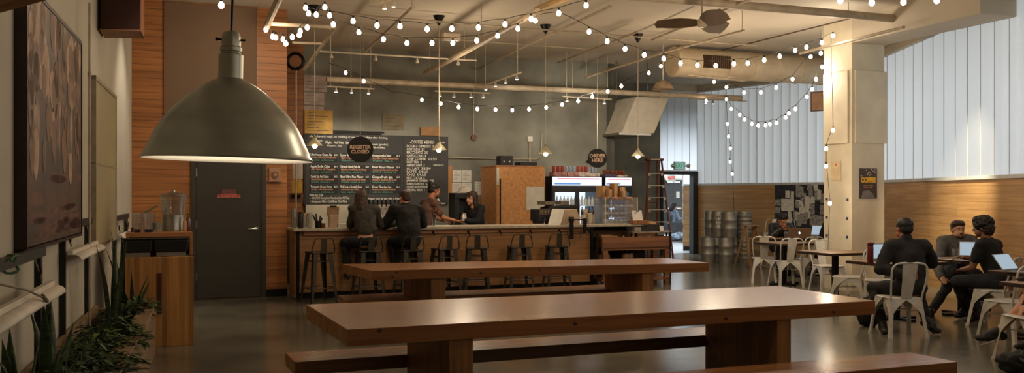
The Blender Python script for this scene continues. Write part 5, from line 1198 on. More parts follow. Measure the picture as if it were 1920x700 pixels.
# snake plants
sn_m = mat('snake_leaf', (62,80,44), .45, 0, .3, 5, stretch=(1,1,9), col2=(30,44,26)); vine_m = mat('vine_leaf', (66,88,36), .5, 0, .35, 8, col2=(44,62,24)); vine_d = mat('fern_leaf', (44,62,30), .5, 0, .3, 8); yl_m = mat('light_leaf', (92,110,46), .5, 0, .25, 8)
def blade(m, base, h, w_, lean, az, tw=0, seg=9):
    va = []; 
    for i in range(seg+1):
        f = i/seg; ww = w_*(.55+.9*f*(1-f)*2)*(1-f**3.5)+.0015; c = Vector(base)+Vector((math.cos(az)*lean*f*f, math.sin(az)*lean*f*f, h*f))
        a = az+math.pi/2+tw*f; e = Vector((math.cos(a), math.sin(a), 0)); nn = Vector((-e.y, e.x, 0))
        va.append((m.bm.verts.new(c-e*ww/2), m.bm.verts.new(c+nn*ww*.18), m.bm.verts.new(c+e*ww/2)))
    for i in range(seg):
        for j in range(2): m._f([va[i][j], va[i][j+1], va[i+1][j+1], va[i+1][j]])
def snake(p, n, h, seed, label, w_=.06):
    rr = random.Random(seed); o = E('snake_plant', p, rr.uniform(0, 6), label, 'plant', 'snake plants in the planter')
    for i in range(n):
        m = MB(); a = rr.uniform(0, 6.28); r = rr.uniform(.01, .09); blade(m, (math.cos(a)*r, math.sin(a)*r, 0), h*rr.uniform(.6, 1), w_*rr.uniform(.8, 1.1), rr.uniform(.02, .2), a, rr.uniform(-.8, .8)); b = m.build('leaf', sn_m, o, smooth=True)
        b.modifiers.new('s', 'SOLIDIFY').thickness = .003
snake(ppt(232, .35), 9, .95, 1, 'tall dark snake plant at the far end of the planter'); snake(ppt(214, .28), 7, .8, 2, 'snake plant just in front of the tallest one', .055)
snake(ppt(250, .2), 4, .55, 3, 'small snake plant leaning at the planter end by the cabinet', .05)
snake(ppt(92, .38), 7, .62, 4, 'bright snake plant standing in the nearer part of the planter', .075); snake(ppt(22, .42), 6, .5, 5, 'snake plant at the lower left corner of the photo', .08); snake(ppt(60, .3), 6, .48, 6, 'low snake plant between the two nearer snake plants', .07)
def leafy(p, n, rad, hgt, m_, seed, label, ls=.07, name='leafy_plant'):
    rr = random.Random(seed); o = E(name, p, 0, label, 'plant', 'low leafy plants in the planter'); m = MB(); st = MB()
    for i in range(n):
        a = rr.uniform(0, 6.28); r = rad*math.sqrt(rr.random()); h = hgt*(1-.6*(r/rad)**2)*rr.uniform(.5, 1); c = Vector((math.cos(a)*r, math.sin(a)*r, h)); 
        st.tube([(math.cos(a)*r*.2, math.sin(a)*r*.2, 0), (math.cos(a)*r*.6, math.sin(a)*r*.6, h*.8), c], .003, 4)
        d_ = Vector((math.cos(a+rr.uniform(-.8,.8)), math.sin(a+rr.uniform(-.8,.8)), rr.uniform(-.5,.4))).normalized(); s_ = ls*rr.uniform(.6, 1.25); e = d_.cross(Vector((0,0,1))).normalized(); up = e.cross(d_).normalized()
        pts = [c, c+d_*s_*.3+e*s_*.3+up*s_*.05, c+d_*s_*.75+e*s_*.24, c+d_*s_*1.25-up*s_*.15, c+d_*s_*.75-e*s_*.24, c+d_*s_*.3-e*s_*.3+up*s_*.05]; mid = m.bm.verts.new(c+d_*s_*.6-up*s_*.06)
        vs = [m.bm.verts.new(q_) for q_ in pts]
        for k in range(6): m._f([vs[k], vs[(k+1)%6], mid])
    m.build('foliage', m_, o, smooth=True); st.build('stems', vine_d, o)
lp_ = [(176,.08,100,.24,.2,vine_d,'dark plant hanging over the rim in the nearer half of the planter'), (205,.1,100,.24,.18,vine_m,'green plant at the rim in the middle of the planter'), (110,.12,130,.3,.26,vine_d,'dark plant at the very bottom of the photo, nearest the rim'), (228,.12,100,.22,.2,vine_m,'green plant at the rim towards the far end of the planter'), (258,.15,90,.2,.22,vine_m,'light green leafy plant spilling over the far end of the planter'), (235,.25,110,.24,.2,vine_d,'dark leafy plant at the foot of the tallest snake plant'), (215,.2,120,.26,.22,vine_m,'bushy green plant in the far half of the planter'),
       (188,.28,120,.28,.24,yl_m,'yellow-green leafy plant in the middle of the planter'), (168,.4,110,.25,.26,vine_m,'green plant against the wall in the middle of the planter'), (190,.12,90,.22,.16,vine_d,'dark plant at the front edge of the planter'),
       (150,.25,130,.3,.26,vine_d,'dark broad plant in the nearer middle of the planter'), (120,.35,130,.3,.28,vine_m,'green leafy plant beside the bright snake plant'), (150,.1,110,.26,.18,vine_d,'low dark plant at the bottom of the photo, near the planter rim'), (70,.25,130,.3,.24,vine_m,'green leafy plant in front of the bright snake plant'), (200,.45,80,.2,.3,vine_d,'dark plant against the wall behind the yellow-green one')]
for i, (px, t_, n_, ra, hg, m_, lb) in enumerate(lp_): ra = min(ra, .21); leafy(ppt(px, min(t_, PW-ra-.14)), n_, ra, hg, m_, 20+i, lb)
# grow-light stands over the planter
hood_m = mat('reflector_white', (214,204,188), .5, 0, .05)
def stand(px0, px1, y0, y1, label, off=.45, string_=False):
    # px0,px1: ends of white reflector's lower edge, near and far; y0,y1 their rows
    a = hit(Vector((pl.location.x, pl.location.y, 0))-LN_*off, LDn, px0)[0]; b = hit(Vector((pl.location.x, pl.location.y, 0))-LN_*off, LDn, px1)[0]
    z = zat(y1, b.y); L_ = (b-a).length; o = E('grow_light_stand', (a.x, a.y, 0), lang, label, 'grow light', 'grow lights over the planter')
    m = MB(); n = 10
    rows = [[m.bm.verts.new((x_, -math.cos(R(t_))*.062+.0, z+math.sin(R(t_))*.045)) for x_ in (0, L_)] for t_ in range(-8, 100, 12)]
    for i in range(len(rows)-1): m._f([rows[i][0], rows[i+1][0], rows[i+1][1], rows[i][1]])
    h = m.build('reflector', hood_m, o, smooth=True); h.modifiers.new('s', 'SOLIDIFY').thickness = .004
    MB().bb(0, L_-.02, .0, .04, z+.04, z+.075).build('lamp_housing', hood_m, o, bevel=.004)
    MB().bb(-.1, L_-.03, .05, .09, z+.24, z+.30).build('top_bar', mat('dark_green_bar', (36,38,30), .5), o)
    MB().bb(L_-.16, L_-.10, .06, .10, 0.0, z+.25).build('post', mat('post_black', (22,24,22), .5), o)
    MB().bb(.02, .07, .06, .10, 0.0, z+.25).build('post', MATS['post_black'], o)
    for x_ in (.15, L_-.3):
        MB().cyl((x_,.03,z+.1), (x_,.07,z+.23), .006, seg=6).build('hanging_cord', mat('cord_grey', (120,110,90), .7), o); MB().tube([(x_,.04,z+.18), (x_+.02,.04,z+.15), (x_,.04,z+.13), (x_-.02,.04,z+.15)], .006, 6, closed=True).build('hook', black, o)
    if string_:
        MB().tube([(L_*.55+math.cos(a_)*.05, .07+.03*math.sin(a_*2), z+.255+math.sin(a_)*.05) for a_ in [6.28*i/16 for i in range(16)]], .008, 6, closed=True).tube([(L_*.55+.03,.04,z+.3), (L_*.5,.03,z+.31), (L_*.45,.03,z+.29)], .007, 6).build('green_twine', mat('twine_green', (62,92,62), .8), o)
        MB().tube([(L_*.3,.03,z+.2), (L_*.5,-.03,z+.12), (L_*.62,-.06,z+.05)], .006, 6).cyl((L_*.62,-.06,z+.06), (L_*.66,-.07,z+.02), .012, seg=8).build('cord_end', MATS['cord_grey'], o)
    return o
stand(-60, 104, 600, 547, 'nearest grow light with white curved reflector and green twine, lower left', .42, True)
stand(137, 185, 490, 466, 'middle grow light with white curved reflector between two black posts', .5)
stand(228, 250, 452, 441, 'farthest grow light with white reflector, beside the water cabinet', .5)
for px, py, lb in ((70,470,'dark horizontal grow-light support bar under the painting'),):
    pass
# ------------------------------------------------------------------ water station cabinet
cf_ = G(363, 647.5, 0); cab = E('water_cabinet', cf_, UA, 'laminated wood cabinet for the water station with a raised shelf', 'cabinet')
cwd = 1.3; cz1, cz2 = .95, 1.20
leftx = -((cf_-hit(CORN, LDn, 240)[0]).length)
kx = hit(Vector((cf_.x, cf_.y, 0)), U, 293)[1]; kx0 = hit(Vector((cf_.x, cf_.y, 0)), U, 234)[1]
kxm = hit(Vector((cf_.x, cf_.y, 0)), U, 307)[1]
MB().bb(kx0, 0, 0, .95, 0, cz1).build('cabinet_body', wcab, cab, bevel=.004)
mat('gap_dark', (50,26,12), .8)
MB().bb(kxm-.07, kxm-.02, -.006, 0, .35, .78).build('handle_slot', mat('slot_dark', (70,32,16), .8), cab)
MB().bb(kx0, .0, .32, .9, cz2-.05, cz2).bb(-.03, .0, .32, .9, cz1, cz2-.05).bb(kx0, kx0+.03, .32, .9, cz1, cz2-.05).bb(kx0, 0, .84, .87, cz1, cz2-.05).build('riser_shelf', wood('riser_wood', (190,128,78), (140,84,44), 'x', .45), cab, bevel=.003)
MB().bb(kx0+.35, kx0+.5, .08, .1, cz1, cz1+.004).bb(kx0+.35, kx0+.7, .13, .15, cz1, cz1+.004).bb(kx0+.35, kx0+.7, .18, .2, cz1, cz1+.004).build('drain_slots', MATS['gap_dark'], cab)
MxC = Matrix.Translation(cf_) @ Matrix.Rotation(UA, 4, 'Z')
def cpt(px, y, z): s_ = hit(Vector((cf_.x, cf_.y, 0))+V*y, U, px)[1]; return MxC @ Vector((s_, y, z))
for i, (px, w_, lb) in enumerate(((259,.30,'black dish tub on the cabinet ledge, left of two'), (321,.37,'black dish tub on the cabinet ledge, right of two'))):
    o = E('dish_tub', cpt(px, .18, cz1+.046), UA, lb, 'tub', 'black dish tubs'); m = MB(); 
    m.box((0,0,.07), (w_*.88,.24,.14), taper=1.12); m.build('tub_body', blackp, o, bevel=.02); MB().bb(-w_*.4, w_*.4, -.09, .09, -.044, 0).build('tub_rack', steel, o); MB().bb(-w_*.51, w_*.51, -.14, .14, .138, .15).build('tub_rim', black, o, bevel=.005)
# dispenser
dp = cpt(325, .62, cz2); o = E('water_dispenser', dp, UA, 'clear water dispenser with a steel base and lid on the cabinet', 'water dispenser')
DS = 10.1/F; r0 = 20*DS; r1_ = 24*DS
z_ = lambda y: (436-y)*DS
MB().lathe([(0,0), (r0,0), (r0*1.02,z_(432)), (r0,z_(430)), (r0,z_(405)), (r0*.9,z_(405)), (0,z_(405))], seg=36).build('steel_base', steel, o, smooth='auto')
MB().lathe([(r0*.98,z_(405)), (r1_,z_(368)), (r1_*.97,z_(368)), (r0*.95,z_(404)), (0,z_(404))], seg=36).build('tank', clear, o, smooth='auto')
MB().lathe([(0,z_(404)+.002), (r0*.93,z_(404)+.002), (r1_*.93,z_(376)), (0,z_(376))], seg=36).build('water', thin('water', (.88,.92,.92), .06), o, smooth='auto')
MB().lathe([(r1_*1.03,z_(368)-.004), (r1_*1.04,z_(366)), (r1_*.5,z_(363)), (.02,z_(361)), (.018,z_(358)), (0,z_(357))], seg=36).build('lid', steel, o, smooth='auto')
MB().cyl((0,-r0,.06), (0,-r0-.04,.06), .012, seg=10).cyl((0,-r0-.04,.075), (0,-r0-.04,.03), .01, seg=10).build('spout', chrome, o, smooth='auto')
glass0 = None; gi = 0
for row in range(2):
    for i, px in enumerate((254, 264, 275, 286)):
        q = cpt(px, .5+.1*(i%2), cz2+.002+(.105 if row else 0))
        if glass0 is None:
            glass0 = MB().lathe([(0,0), (.03,0), (.036,.1), (.0335,.1), (.028,.008), (0,.008)], seg=18).build('water_glass', clear, smooth='auto'); g_ = glass0
        else: g_ = glass0.copy(); COL.objects.link(g_)
        g_.location = q; tag(g_, 'stacked clear drinking glass, %s layer, left of the water dispenser' % ('bottom','top')[row], 'glass', 'drinking glasses %s layer' % ('bottom','top')[row])
for px, y_, lb in ((298,.5,'clear drinking glass close beside the water dispenser, left'), (291,.75,'clear drinking glass behind the others by the dispenser')):
    g_ = glass0.copy(); COL.objects.link(g_); g_.location = cpt(px, y_, cz2+.002); tag(g_, lb, 'glass'); g_['group'] = 'single glasses'
for px, w_, lb in ((258,.06,'small dark blue box in front of the glasses, left'), (279,.08,'small dark blue box in front of the glasses, right')):
    o = MB().bb(-w_/2, w_/2, -.02, .02, 0, .035).build('napkin_box', mat('navy_box', (30,30,54), .5), loc=cpt(px, .38, cz2+.001), rz=UA); tag(o, lb, 'box')
for i, (px, h, m_, lb) in enumerate(((347,.17,mat('cream_label', (190,150,110), .5),'small bottle with pale label right of the dispenser'), (353,.2,amber,'dark amber bottle right of the pale-labelled one'), (249,.05,mat('dark_red_jar', (90,30,30), .4),'tiny dark red jar at the left end of the cabinet shelf'))):
    m = MB(); bottle_mesh(m, .028 if h > .1 else .02, h, 'b' if h > .1 else 'can'); o = m.build('syrup_bottle', m_, loc=cpt(px, .5, cz2+.001), smooth='auto'); tag(o, lb, 'bottle')
tg = MB().box((0,0,0), (.16,.012,.02), ry=R(-35)).box((0,.03,.01), (.16,.012,.02), ry=R(-28)).build('serving_tongs', steel, loc=cpt(281, .6, cz2+.24)); tag(tg, 'metal tongs lying on the stacked glasses', 'tongs')
# laptops, bottle, glasses on cafe tables
scr = emat('laptop_screen', (205,225,240), .62); alum = mat('laptop_alu', (150,146,140), .35, .6)
def laptop(px, py, Y, rz, label, lid=105, lit=True, z=.752, w_=.32, logo=False, bronze=False):
    p = at(px, HY, Y); p.z = z; am = mat('bronze_alu', (138,112,88), .4, .3) if bronze else alum
    o = E('laptop', p, R(rz), label, 'laptop'); MB().bb(-w_/2, w_/2, -.11, .11, 0, .014).build('base', am, o, bevel=.004)
    MB().bb(-w_/2+.02, w_/2-.02, -.02, .09, .014, .016).build('keyboard', black, o)
    h = E('screen_hinge', (0,.11,.012), 0); h.parent = o
    bpy.data.objects.remove(h)
    a = R(lid-90)
    l_ = MB().bb(-w_/2, w_/2, 0, .008, 0, .215).build('lid', am, o, bevel=.003, loc=(0,.11,.014), rot=(-a,0,0))
    if lit: MB().bb(-w_/2+.012, w_/2-.012, -.0015, 0, .014, .203).build('screen', scr, l_)
    if logo: MB().sphere((0,.0095,.11), (.018,.002,.02), 14, 8).sphere((.006,.0095,.136), (.005,.002,.007), 8, 6).build('apple_logo', emat('logo_glow', (235,240,255), 2.2), l_)
    return o
laptop(1497, 0, 17.6, 170, 'bronze-looking laptop with a glowing logo used by the woman in the leather jacket', 110, True, logo=True, bronze=True, w_=.42)
laptop(1530, 0, 18.7, -38, 'open laptop with a bright teal screen beside the column', 112, w_=.3)
laptop(1664, 0, 11.75, 25, 'open laptop in front of the man in the dark jacket, lit screen partly hidden', 110)
laptop(1822, 0, 12.3, -28, 'open laptop with white screen between the bearded man and the curly-haired man', 112)
laptop(1915, 0, 10.1, 35, 'tilted open laptop with pale blue screen cut by the right edge', 125, w_=.36)
p = at(1632, HY, 11.35); o = E('water_bottle', (p.x, p.y, .751), 0, 'tall dark red reusable bottle on the cafe table beside the jacketed man', 'bottle')
MB().lathe([(0,0), (.035,0), (.037,.01), (.037,.2), (.033,.215), (0,.215)], seg=20).build('bottle_body', mat('bottle_red', (96,30,26), .35), o, smooth='auto'); MB().lathe([(.034,.215), (.036,.22), (.036,.25), (.02,.262), (0,.262)], seg=20).box((.03,0,.25), (.03,.02,.02)).build('lid', mat('lid_red', (70,22,20), .4), o, smooth='auto')
for i, (px, Y, h, lb) in enumerate(((1792,12.0,.14,'tall empty drinking glass in front of the bearded man'), (1474,17.75,.13,'glass with amber drink in front of the laptop woman'), (1679,12.0,.1,'small glass on the table right of the laptop of the jacketed man'))):
    p = at(px, HY, Y); o = E('drinking_glass', (p.x, p.y, .752), 0, lb, 'glass'); MB().lathe([(0,0), (.03,0), (.042,h), (.039,h), (.028,.01), (0,.01)], seg=20).build('tumbler', clear, o, smooth='auto')
    if i == 1: MB().lathe([(0,.012), (.028,.012), (.036,h*.7), (0,h*.7)], seg=16).build('drink', amber, o, smooth='auto')
o = E('phone', at(1783, 0, 11.95)*Vector((1,1,0))+Vector((0,0,.752)), R(30), 'white phone or paper lying by the empty glass', 'phone'); MB().bb(-.09,.09,-.04,.04,0,.008).build('body', paper, o, bevel=.003)
def bag(px, py, w_, h, d_, label, rz=0, m_=None, base=None):
    p = G(px, py, 0); o = E('backpack', p, R(rz), label, 'bag'); MB().sphere((0,0,h/2), (w_/2,d_/2,h/2+.0), 22, 14, jit=.35).build('bag_body', m_ or mat('bag_black', (30,28,27), .8, 0, .2, 10, bump=.3), o, smooth=True)
    MB().tube([(-w_*.2,-d_*.35,h*.8), (-w_*.1,-d_*.55,h*.6), (-.02,-d_*.55,h*.3), (-w_*.1,-d_*.45,h*.12)], .014, 6).tube([(w_*.1,-d_*.4,h*.85), (0,-d_*.2,h*1.06), (-w_*.1,-d_*.3,h*.9)], .012, 6).build('strap', mat('strap_grey', (70,66,62), .8), o, smooth='auto'); return o
bag(1629, 612, .3, .36, .3, 'black backpack on the floor left of the chair of the man in the dark jacket')
bag(1912, 700, .36, .2, .3, 'black bag on the floor in the lower right corner', base=1)
bag(1925, 610, .26, .42, .22, 'dark backpack beside the chair cut off by the right edge')
# ================================================================== people
def evalmesh(o):
    bpy.context.view_layer.update()
    me = bpy.data.meshes.new_from_object(o.evaluated_get(bpy.context.evaluated_depsgraph_get())); old = o.data
    bpy.data.objects.remove(o); bpy.data.meshes.remove(old); return me
def blob(name, parts, m, parent, voxel=.009, smooth=3, fold=0, fs=9.0, seed=0, factor=.5):
    b = MB()
    for p in parts:
        if p[0] == 'c':
            _, a, c, r0, r1 = p; a = Vector(a); c = Vector(c); d = c-a; n = 6; pts = []; rs = []
            dn = d.normalized() if d.length > 1e-5 else Vector((0,0,1))
            for i in range(4): t = math.pi/2*(i/4); pts.append(a-dn*r0*math.cos(t)); rs.append(max(.0008, r0*math.sin(t)))
            for i in range(n+1): pts.append(a.lerp(c, i/n)); rs.append(r0+(r1-r0)*i/n)
            for i in range(1, 5): t = math.pi/2*(i/4); pts.append(c+dn*r1*math.sin(t)); rs.append(max(.0008, r1*math.cos(t)))
            b.tube(pts, rs, 14)
        else:
            _, c, r, Mx = p; n0 = len(b.bm.verts); b.sphere((0,0,0), r, 20, 14); b.bm.verts.ensure_lookup_table()
            T_ = Matrix.Translation(c) @ (Mx.to_4x4() if Mx else Matrix())
            for v in list(b.bm.verts)[n0:]: v.co = T_ @ v.co
    t = b.build('tmp_blob', m)
    r = t.modifiers.new('r', 'REMESH'); r.mode = 'VOXEL'; r.voxel_size = voxel; r.use_smooth_shade = True
    s_ = t.modifiers.new('s', 'SMOOTH'); s_.factor = factor; s_.iterations = smooth
    me = evalmesh(t); me.name = name
    if fold:
        nn = [v.normal.copy() for v in me.vertices]
        for v, q in zip(me.vertices, nn):
            k = noise.noise(v.co*fs+Vector((seed,)*3))+.5*noise.noise(v.co*fs*2.3+Vector((seed,)*3)); v.co += q*k*fold
    for p in me.polygons: p.use_smooth = True
    o = bpy.data.objects.new(name, me); COL.objects.link(o); o.parent = parent; return o
def rotm(yaw=0, pitch=0, roll=0): return Matrix.Rotation(R(yaw), 3, 'Z') @ Matrix.Rotation(R(pitch), 3, 'X') @ Matrix.Rotation(R(roll), 3, 'Y')
def hand(W, d, n, side, curl=.5, s=1.0):
    """fingers and thumb as capsules; d = pointing direction, n = palm normal, side = +1/-1 thumb side"""
    d = Vector(d).normalized(); n = Vector(n); n = (n-d*n.dot(d)).normalized(); e = d.cross(n).normalized()*side
    W = Vector(W); P = []; pm = Matrix((e, d, n)).transposed()
    P.append(('e', W+d*.045*s, (.040*s, .052*s, .016*s), pm)); P.append(('c', W-d*.01, W+d*.03*s, .026*s, .028*s))
    for i, (off, ln) in enumerate(((.030,.072), (.010,.080), (-.010,.075), (-.029,.060))):
        b = W+d*.085*s+e*off*s*.95; c1 = curl*.9; q = b+(d*math.cos(c1*.6)+n*math.sin(c1*.6))*ln*.5*s+e*off*.12; c2 = c1*1.7; r_ = q+(d*math.cos(c2)+n*math.sin(c2))*ln*.5*s
        P.append(('c', b, q, .0095*s, .0088*s)); P.append(('c', q, r_, .0086*s, .0072*s))
    t0 = W+d*.022*s+e*.030*s; t1 = t0+(d*.6+e*.75+n*.25).normalized()*.038*s; t2 = t1+(d*.9+e*.25+n*.35).normalized()*.030*s
    P.append(('c', t0, t1, .0125*s, .0105*s)); P.append(('c', t1, t2, .0100*s, .0082*s))
    return P
skinA = mat('skin_light', (196,146,116), .5, 0, .06, 6); skinB = mat('skin_brown', (120,78,54), .5, 0, .06, 6); skinC = mat('skin_tan', (168,112,80), .5, 0, .08, 9)
hairD = mat('hair_dark', (30,23,19), .55, 0, .4, 30, stretch=(3,3,1)); hairB = mat('hair_brown', (64,42,28), .55, 0, .35, 30, stretch=(3,3,1))
shoe_m = mat('shoe_black', (28,26,25), .55); sole_m = mat('shoe_sole', (170,165,155), .6); eyew = mat('eye_white', (215,210,200), .3); eyed = mat('eye_dark', (28,20,16), .2); lipm = mat('lip', (150,92,78), .5)
def cloth(name, c, rough=.85, var=.18, sc=14): return mat(name, c, rough, 0, var, sc, bump=.35, bscale=45)
def person(loc, rz, label, J=None, seat=None, skin=skinA, hair='short', hairm=hairD, top=None, sleeves='long', trouser=None, head=(0,0,0), curl=(.6,.6), shorts=False, belly=1.0, shoulder=.17, bare_back=False, voxel=.009, beard=False, hoodie=False, jacket=0.0, hn=None, hd=None):
    o = E('person', loc, rz, label, 'person')
    if seat is None:
        j = dict(pelvis=(0,0,.95), belly=(0,.0,1.08), chest=(0,.01,1.30), neck=(0,.0,1.46), headc=(0,.03,1.63), shL=(-shoulder,0,1.42), elL=(-.23,-.02,1.14), wrL=(-.22,.12,.92), shR=(shoulder,0,1.42), elR=(.23,-.02,1.14), wrR=(.22,.12,.92),
                 hipL=(-.09,0,.92), knL=(-.1,.02,.50), anL=(-.1,-.02,.09), hipR=(.09,0,.92), knR=(.1,.02,.50), anR=(.1,-.02,.09))
    else:
        h = seat
        j = dict(pelvis=(0,0,h+.10), belly=(0,.0,h+.22), chest=(0,.02,h+.42), neck=(0,.03,h+.60), headc=(0,.07,h+.77), shL=(-shoulder,.02,h+.54), elL=(-.24,.10,h+.28), wrL=(-.14,.34,h+.28), shR=(shoulder,.02,h+.54), elR=(.24,.10,h+.28), wrR=(.14,.34,h+.28),
                 hipL=(-.09,.02,h+.09), knL=(-.13,.44,h+.09), anL=(-.13,.42,.09), hipR=(.09,.02,h+.09), knR=(.13,.44,h+.09), anR=(.13,.42,.09))
    j.update(toeL=None, toeR=None); j.update(J or {})
    HS = 1.07
    Mi = (Matrix.Translation(loc) @ Matrix.Rotation(rz, 4, 'Z')).inverted()
    for k, v in list(j.items()):
        if v is None: continue
        j[k] = (Mi @ at(*v[1:])) if v[0] == 'w' else Vector(v)
    for sd in 'LR':
        if j['toe'+sd] is None: j['toe'+sd] = j['an'+sd]+Vector((0,.17,-.055))
    ch, pe, be, ne, hc = j['chest'], j['pelvis'], j['belly'], j['neck'], j['headc']
    sx = (j['shR']-j['shL']).normalized(); up = (ne-pe).normalized(); fw = up.cross(sx).normalized(); TM = Matrix((sx, fw, sx.cross(fw))).transposed()
    px_ = (j['hipR']-j['hipL']).normalized(); PM = Matrix((px_, up.cross(px_).normalized(), up)).transposed()
    HM = Matrix.Rotation(0, 3, 'Z') @ rotm(*head)
    def torso(g):
        return [('e', ch, (.155+g, .105+g, .15+g), TM), ('e', be, ((.125+g)*belly, (.098+g)*belly, .15+g), TM), ('e', pe, (.155+g, .115+g, .12+g), PM),
                ('c', j['shL'], j['shR'], .062+g, .062+g), ('c', ch+(ne-ch)*.5, ne, .085+g, .055+g*.6)]
    def arm(s, g, upto=1.0):
        a, b, c = j['sh'+s], j['el'+s], j['wr'+s]
        if upto < .5: return [('c', a, a.lerp(b, upto*2), .055+g, .050+g)]
        return [('c', a, b, .054+g, .042+g), ('c', b, b.lerp(c, (upto-.5)*2), .042+g, .030+g)]
    def leg(s, g, upto=1.0):
        a, b, c = j['hip'+s], j['kn'+s], j['an'+s]
        if upto <= .5: return [('c', a, a.lerp(b, upto*2), .088+g, .070+g)]
        return [('c', a, b, .088+g, .060+g), ('e', b.lerp(c, .3)+Vector((0,-.015,0)), (.052+g,.055+g,.11), None), ('c', b, b.lerp(c, (upto-.5)*2), .054+g, .038+g)]
    P = torso(0)+arm('L', 0)+arm('R', 0)+leg('L', 0)+leg('R', 0)
    for i, s in enumerate('LR'):
        d = (hd or {}).get(s) or (j['wr'+s]-j['el'+s]); n = (hn or {}).get(s) or (0,0,-1)
        if abs(Vector(d).normalized().dot(Vector(n).normalized())) > .9: n = (0,-1,0) if s == 'L' else (0,-1,0)
        P += hand(j['wr'+s], d, n, 1 if s == 'R' else -1, curl[i])
        P += [('c', j['an'+s]+Vector((0,-.02,-.02)), j['toe'+s], .034, .026)]
    hc = hc-(hc-ne).normalized()*.022; hp = lambda x, y, z: hc+HM @ Vector((x, y, z))*HS
    nh = len(P)
    P += [('c', ne-up*.04, hp(0,-.02,-.06), .062, .056), ('e', hp(0,-.012,.028), (.074,.094,.084), HM), ('e', hp(0,.022,-.042), (.056,.066,.072), HM), ('e', hp(0,.066,-.092), (.026,.022,.020), HM),
          ('e', hp(-.04,.045,-.055), (.026,.03,.04), HM), ('e', hp(.04,.045,-.055), (.026,.03,.04), HM), ('c', hp(0,.084,.012), hp(0,.108,-.026), .010, .0135), ('e', hp(-.012,.096,-.030), (.010,.011,.008), HM), ('e', hp(.012,.096,-.030), (.010,.011,.008), HM),
          ('c', hp(-.042,.076,.028), hp(.042,.076,.028), .011, .011), ('e', hp(-.077,-.005,-.008), (.009,.020,.032), HM), ('e', hp(.077,-.005,-.008), (.009,.020,.032), HM), ('c', hp(-.016,.088,-.058), hp(.016,.088,-.058), .008, .008)]
    P = P[:nh]+[(p[0], p[1], tuple(x*HS for x in p[2]), p[3]) if p[0] == 'e' else (p[0], p[1], p[2], p[3]*HS, p[4]*HS) for p in P[nh:]]
    body = blob('body', P, skin, o, voxel, 3)
    ey = MB(); ed = MB()
    for x in (-.031, .031):
        for m_, y, r in ((ey, .073, .0105), (ed, .0788, .0066)):
            c = hp(x, y, .006); m_.sphere(c, r, 10, 8)
    ey.build('eyeballs', eyew, body, smooth=True); ed.build('irises', eyed, body, smooth=True)
    br = MB()
    for sgn in (-1, 1): br.tube([hp(sgn*.014,.0885,.026), hp(sgn*.032,.0875,.032), hp(sgn*.052,.073,.026)], .0042, 6)
    br.build('eyebrows', hairm, body); MB().tube([hp(-.021,.0925,-.0575), hp(0,.0975,-.0565), hp(.021,.0925,-.0575)], .0042, 6).build('lips', lipm, body, smooth=True)
    # hair
    Hh = [('e', hp(0,-.024,.048), (.083,.094,.076), HM), ('e', hp(0,-.058,.005), (.072,.056,.070), HM)]
    if hair != 'bald': Hh += [('e', hp(0,.042,.088), (.060,.040,.026), HM), ('c', hp(-.074,.0,.04), hp(-.076,.004,.012), .013, .008), ('c', hp(.074,.0,.04), hp(.076,.004,.012), .013, .008)]
    fold, fs = .006, 40
    if hair == 'long':
        Hh += [('c', hp(0,-.06,.02), hp(0,-.085,-.17), .078, .062), ('c', hp(-.07,-.01,.03), hp(-.07,-.04,-.17), .028, .03), ('c', hp(.07,-.01,.03), hp(.07,-.04,-.17), .028, .03)]; 
    if hair == 'bun': Hh += [('e', hp(0,-.095,.10), (.038,.040,.036), HM), ('e', hp(0,-.105,.125), (.022,.024,.022), HM)]
    if hair == 'curly': Hh = [('e', hp(0,-.02,.05), (.112,.112,.098), HM), ('e', hp(0,-.055,-.015), (.10,.070,.085), HM), ('e', hp(0,.05,.10), (.08,.045,.035), HM)]; fold, fs = .020, 34
    if hair == 'top': Hh += [('e', hp(0,.0,.115), (.075,.07,.045), HM), ('e', hp(.02,.045,.10), (.06,.04,.03), HM)]; fold = .010
    if hair == 'thick': Hh += [('e', hp(0,.01,.085), (.082,.075,.042), HM), ('c', hp(-.045,.062,.082), hp(.045,.062,.086), .022, .022)]; fold = .009
    if hair == 'bangs': Hh += [('c', hp(0,-.06,.02), hp(0,-.085,-.15), .074, .05), ('c', hp(-.07,.01,.03), hp(-.075,-.01,-.15), .024, .026), ('c', hp(.07,.01,.03), hp(.075,-.01,-.15), .024, .026), ('c', hp(-.045,.078,.055), hp(.045,.078,.055), .018, .018)]
    Hh = [(p[0], p[1], tuple(x*HS for x in p[2]), p[3]) if p[0] == 'e' else (p[0], p[1], p[2], p[3]*HS, p[4]*HS) for p in Hh]
    blob('hair', Hh, hairm, o, .008, 2, fold, fs, seed=loc[0])
    if beard: blob('beard', [('c', hp(-.05,.045,-.07), hp(0,.078,-.098), .017, .018), ('c', hp(.05,.045,-.07), hp(0,.078,-.098), .017, .018), ('c', hp(-.02,.096,-.047), hp(.02,.096,-.047), .0065, .0065)], hairm, o, .006, 2, .003, 60)
    # clothing
    if top:
        g = .019+jacket; bc = be+up*.035 if bare_back else be; T2 = [('e', ch, (.158+g, .112+g, .15+g), TM), ('e', bc, ((.128+g)*belly, (.104+g)*belly, .14+g), TM), ('c', j['shL'], j['shR'], .064+g, .064+g), ('c', ch+(ne-ch)*.5, ne-up*.015, .09+g, .058+g*.5), ('c', ne-up*.03, j['shL']+up*.0, .055, .056+g), ('c', ne-up*.03, j['shR'], .055, .056+g), ('c', ch-sx*.06, bc-sx*.05, .10+g, .10+g), ('c', ch+sx*.06, bc+sx*.05, .10+g, .10+g)]
        if not bare_back: T2 += [('e', pe+up*.02, (.160+g, .122+g, .10+g), PM)]
        if hoodie: T2 += [('e', ne+Vector((0,-.05,.03)), (.11,.08,.07), None)]
        if jacket: T2 += [('c', ne-up*.03-fw*.0, ne+up*.03-fw*.01, .075, .066)]
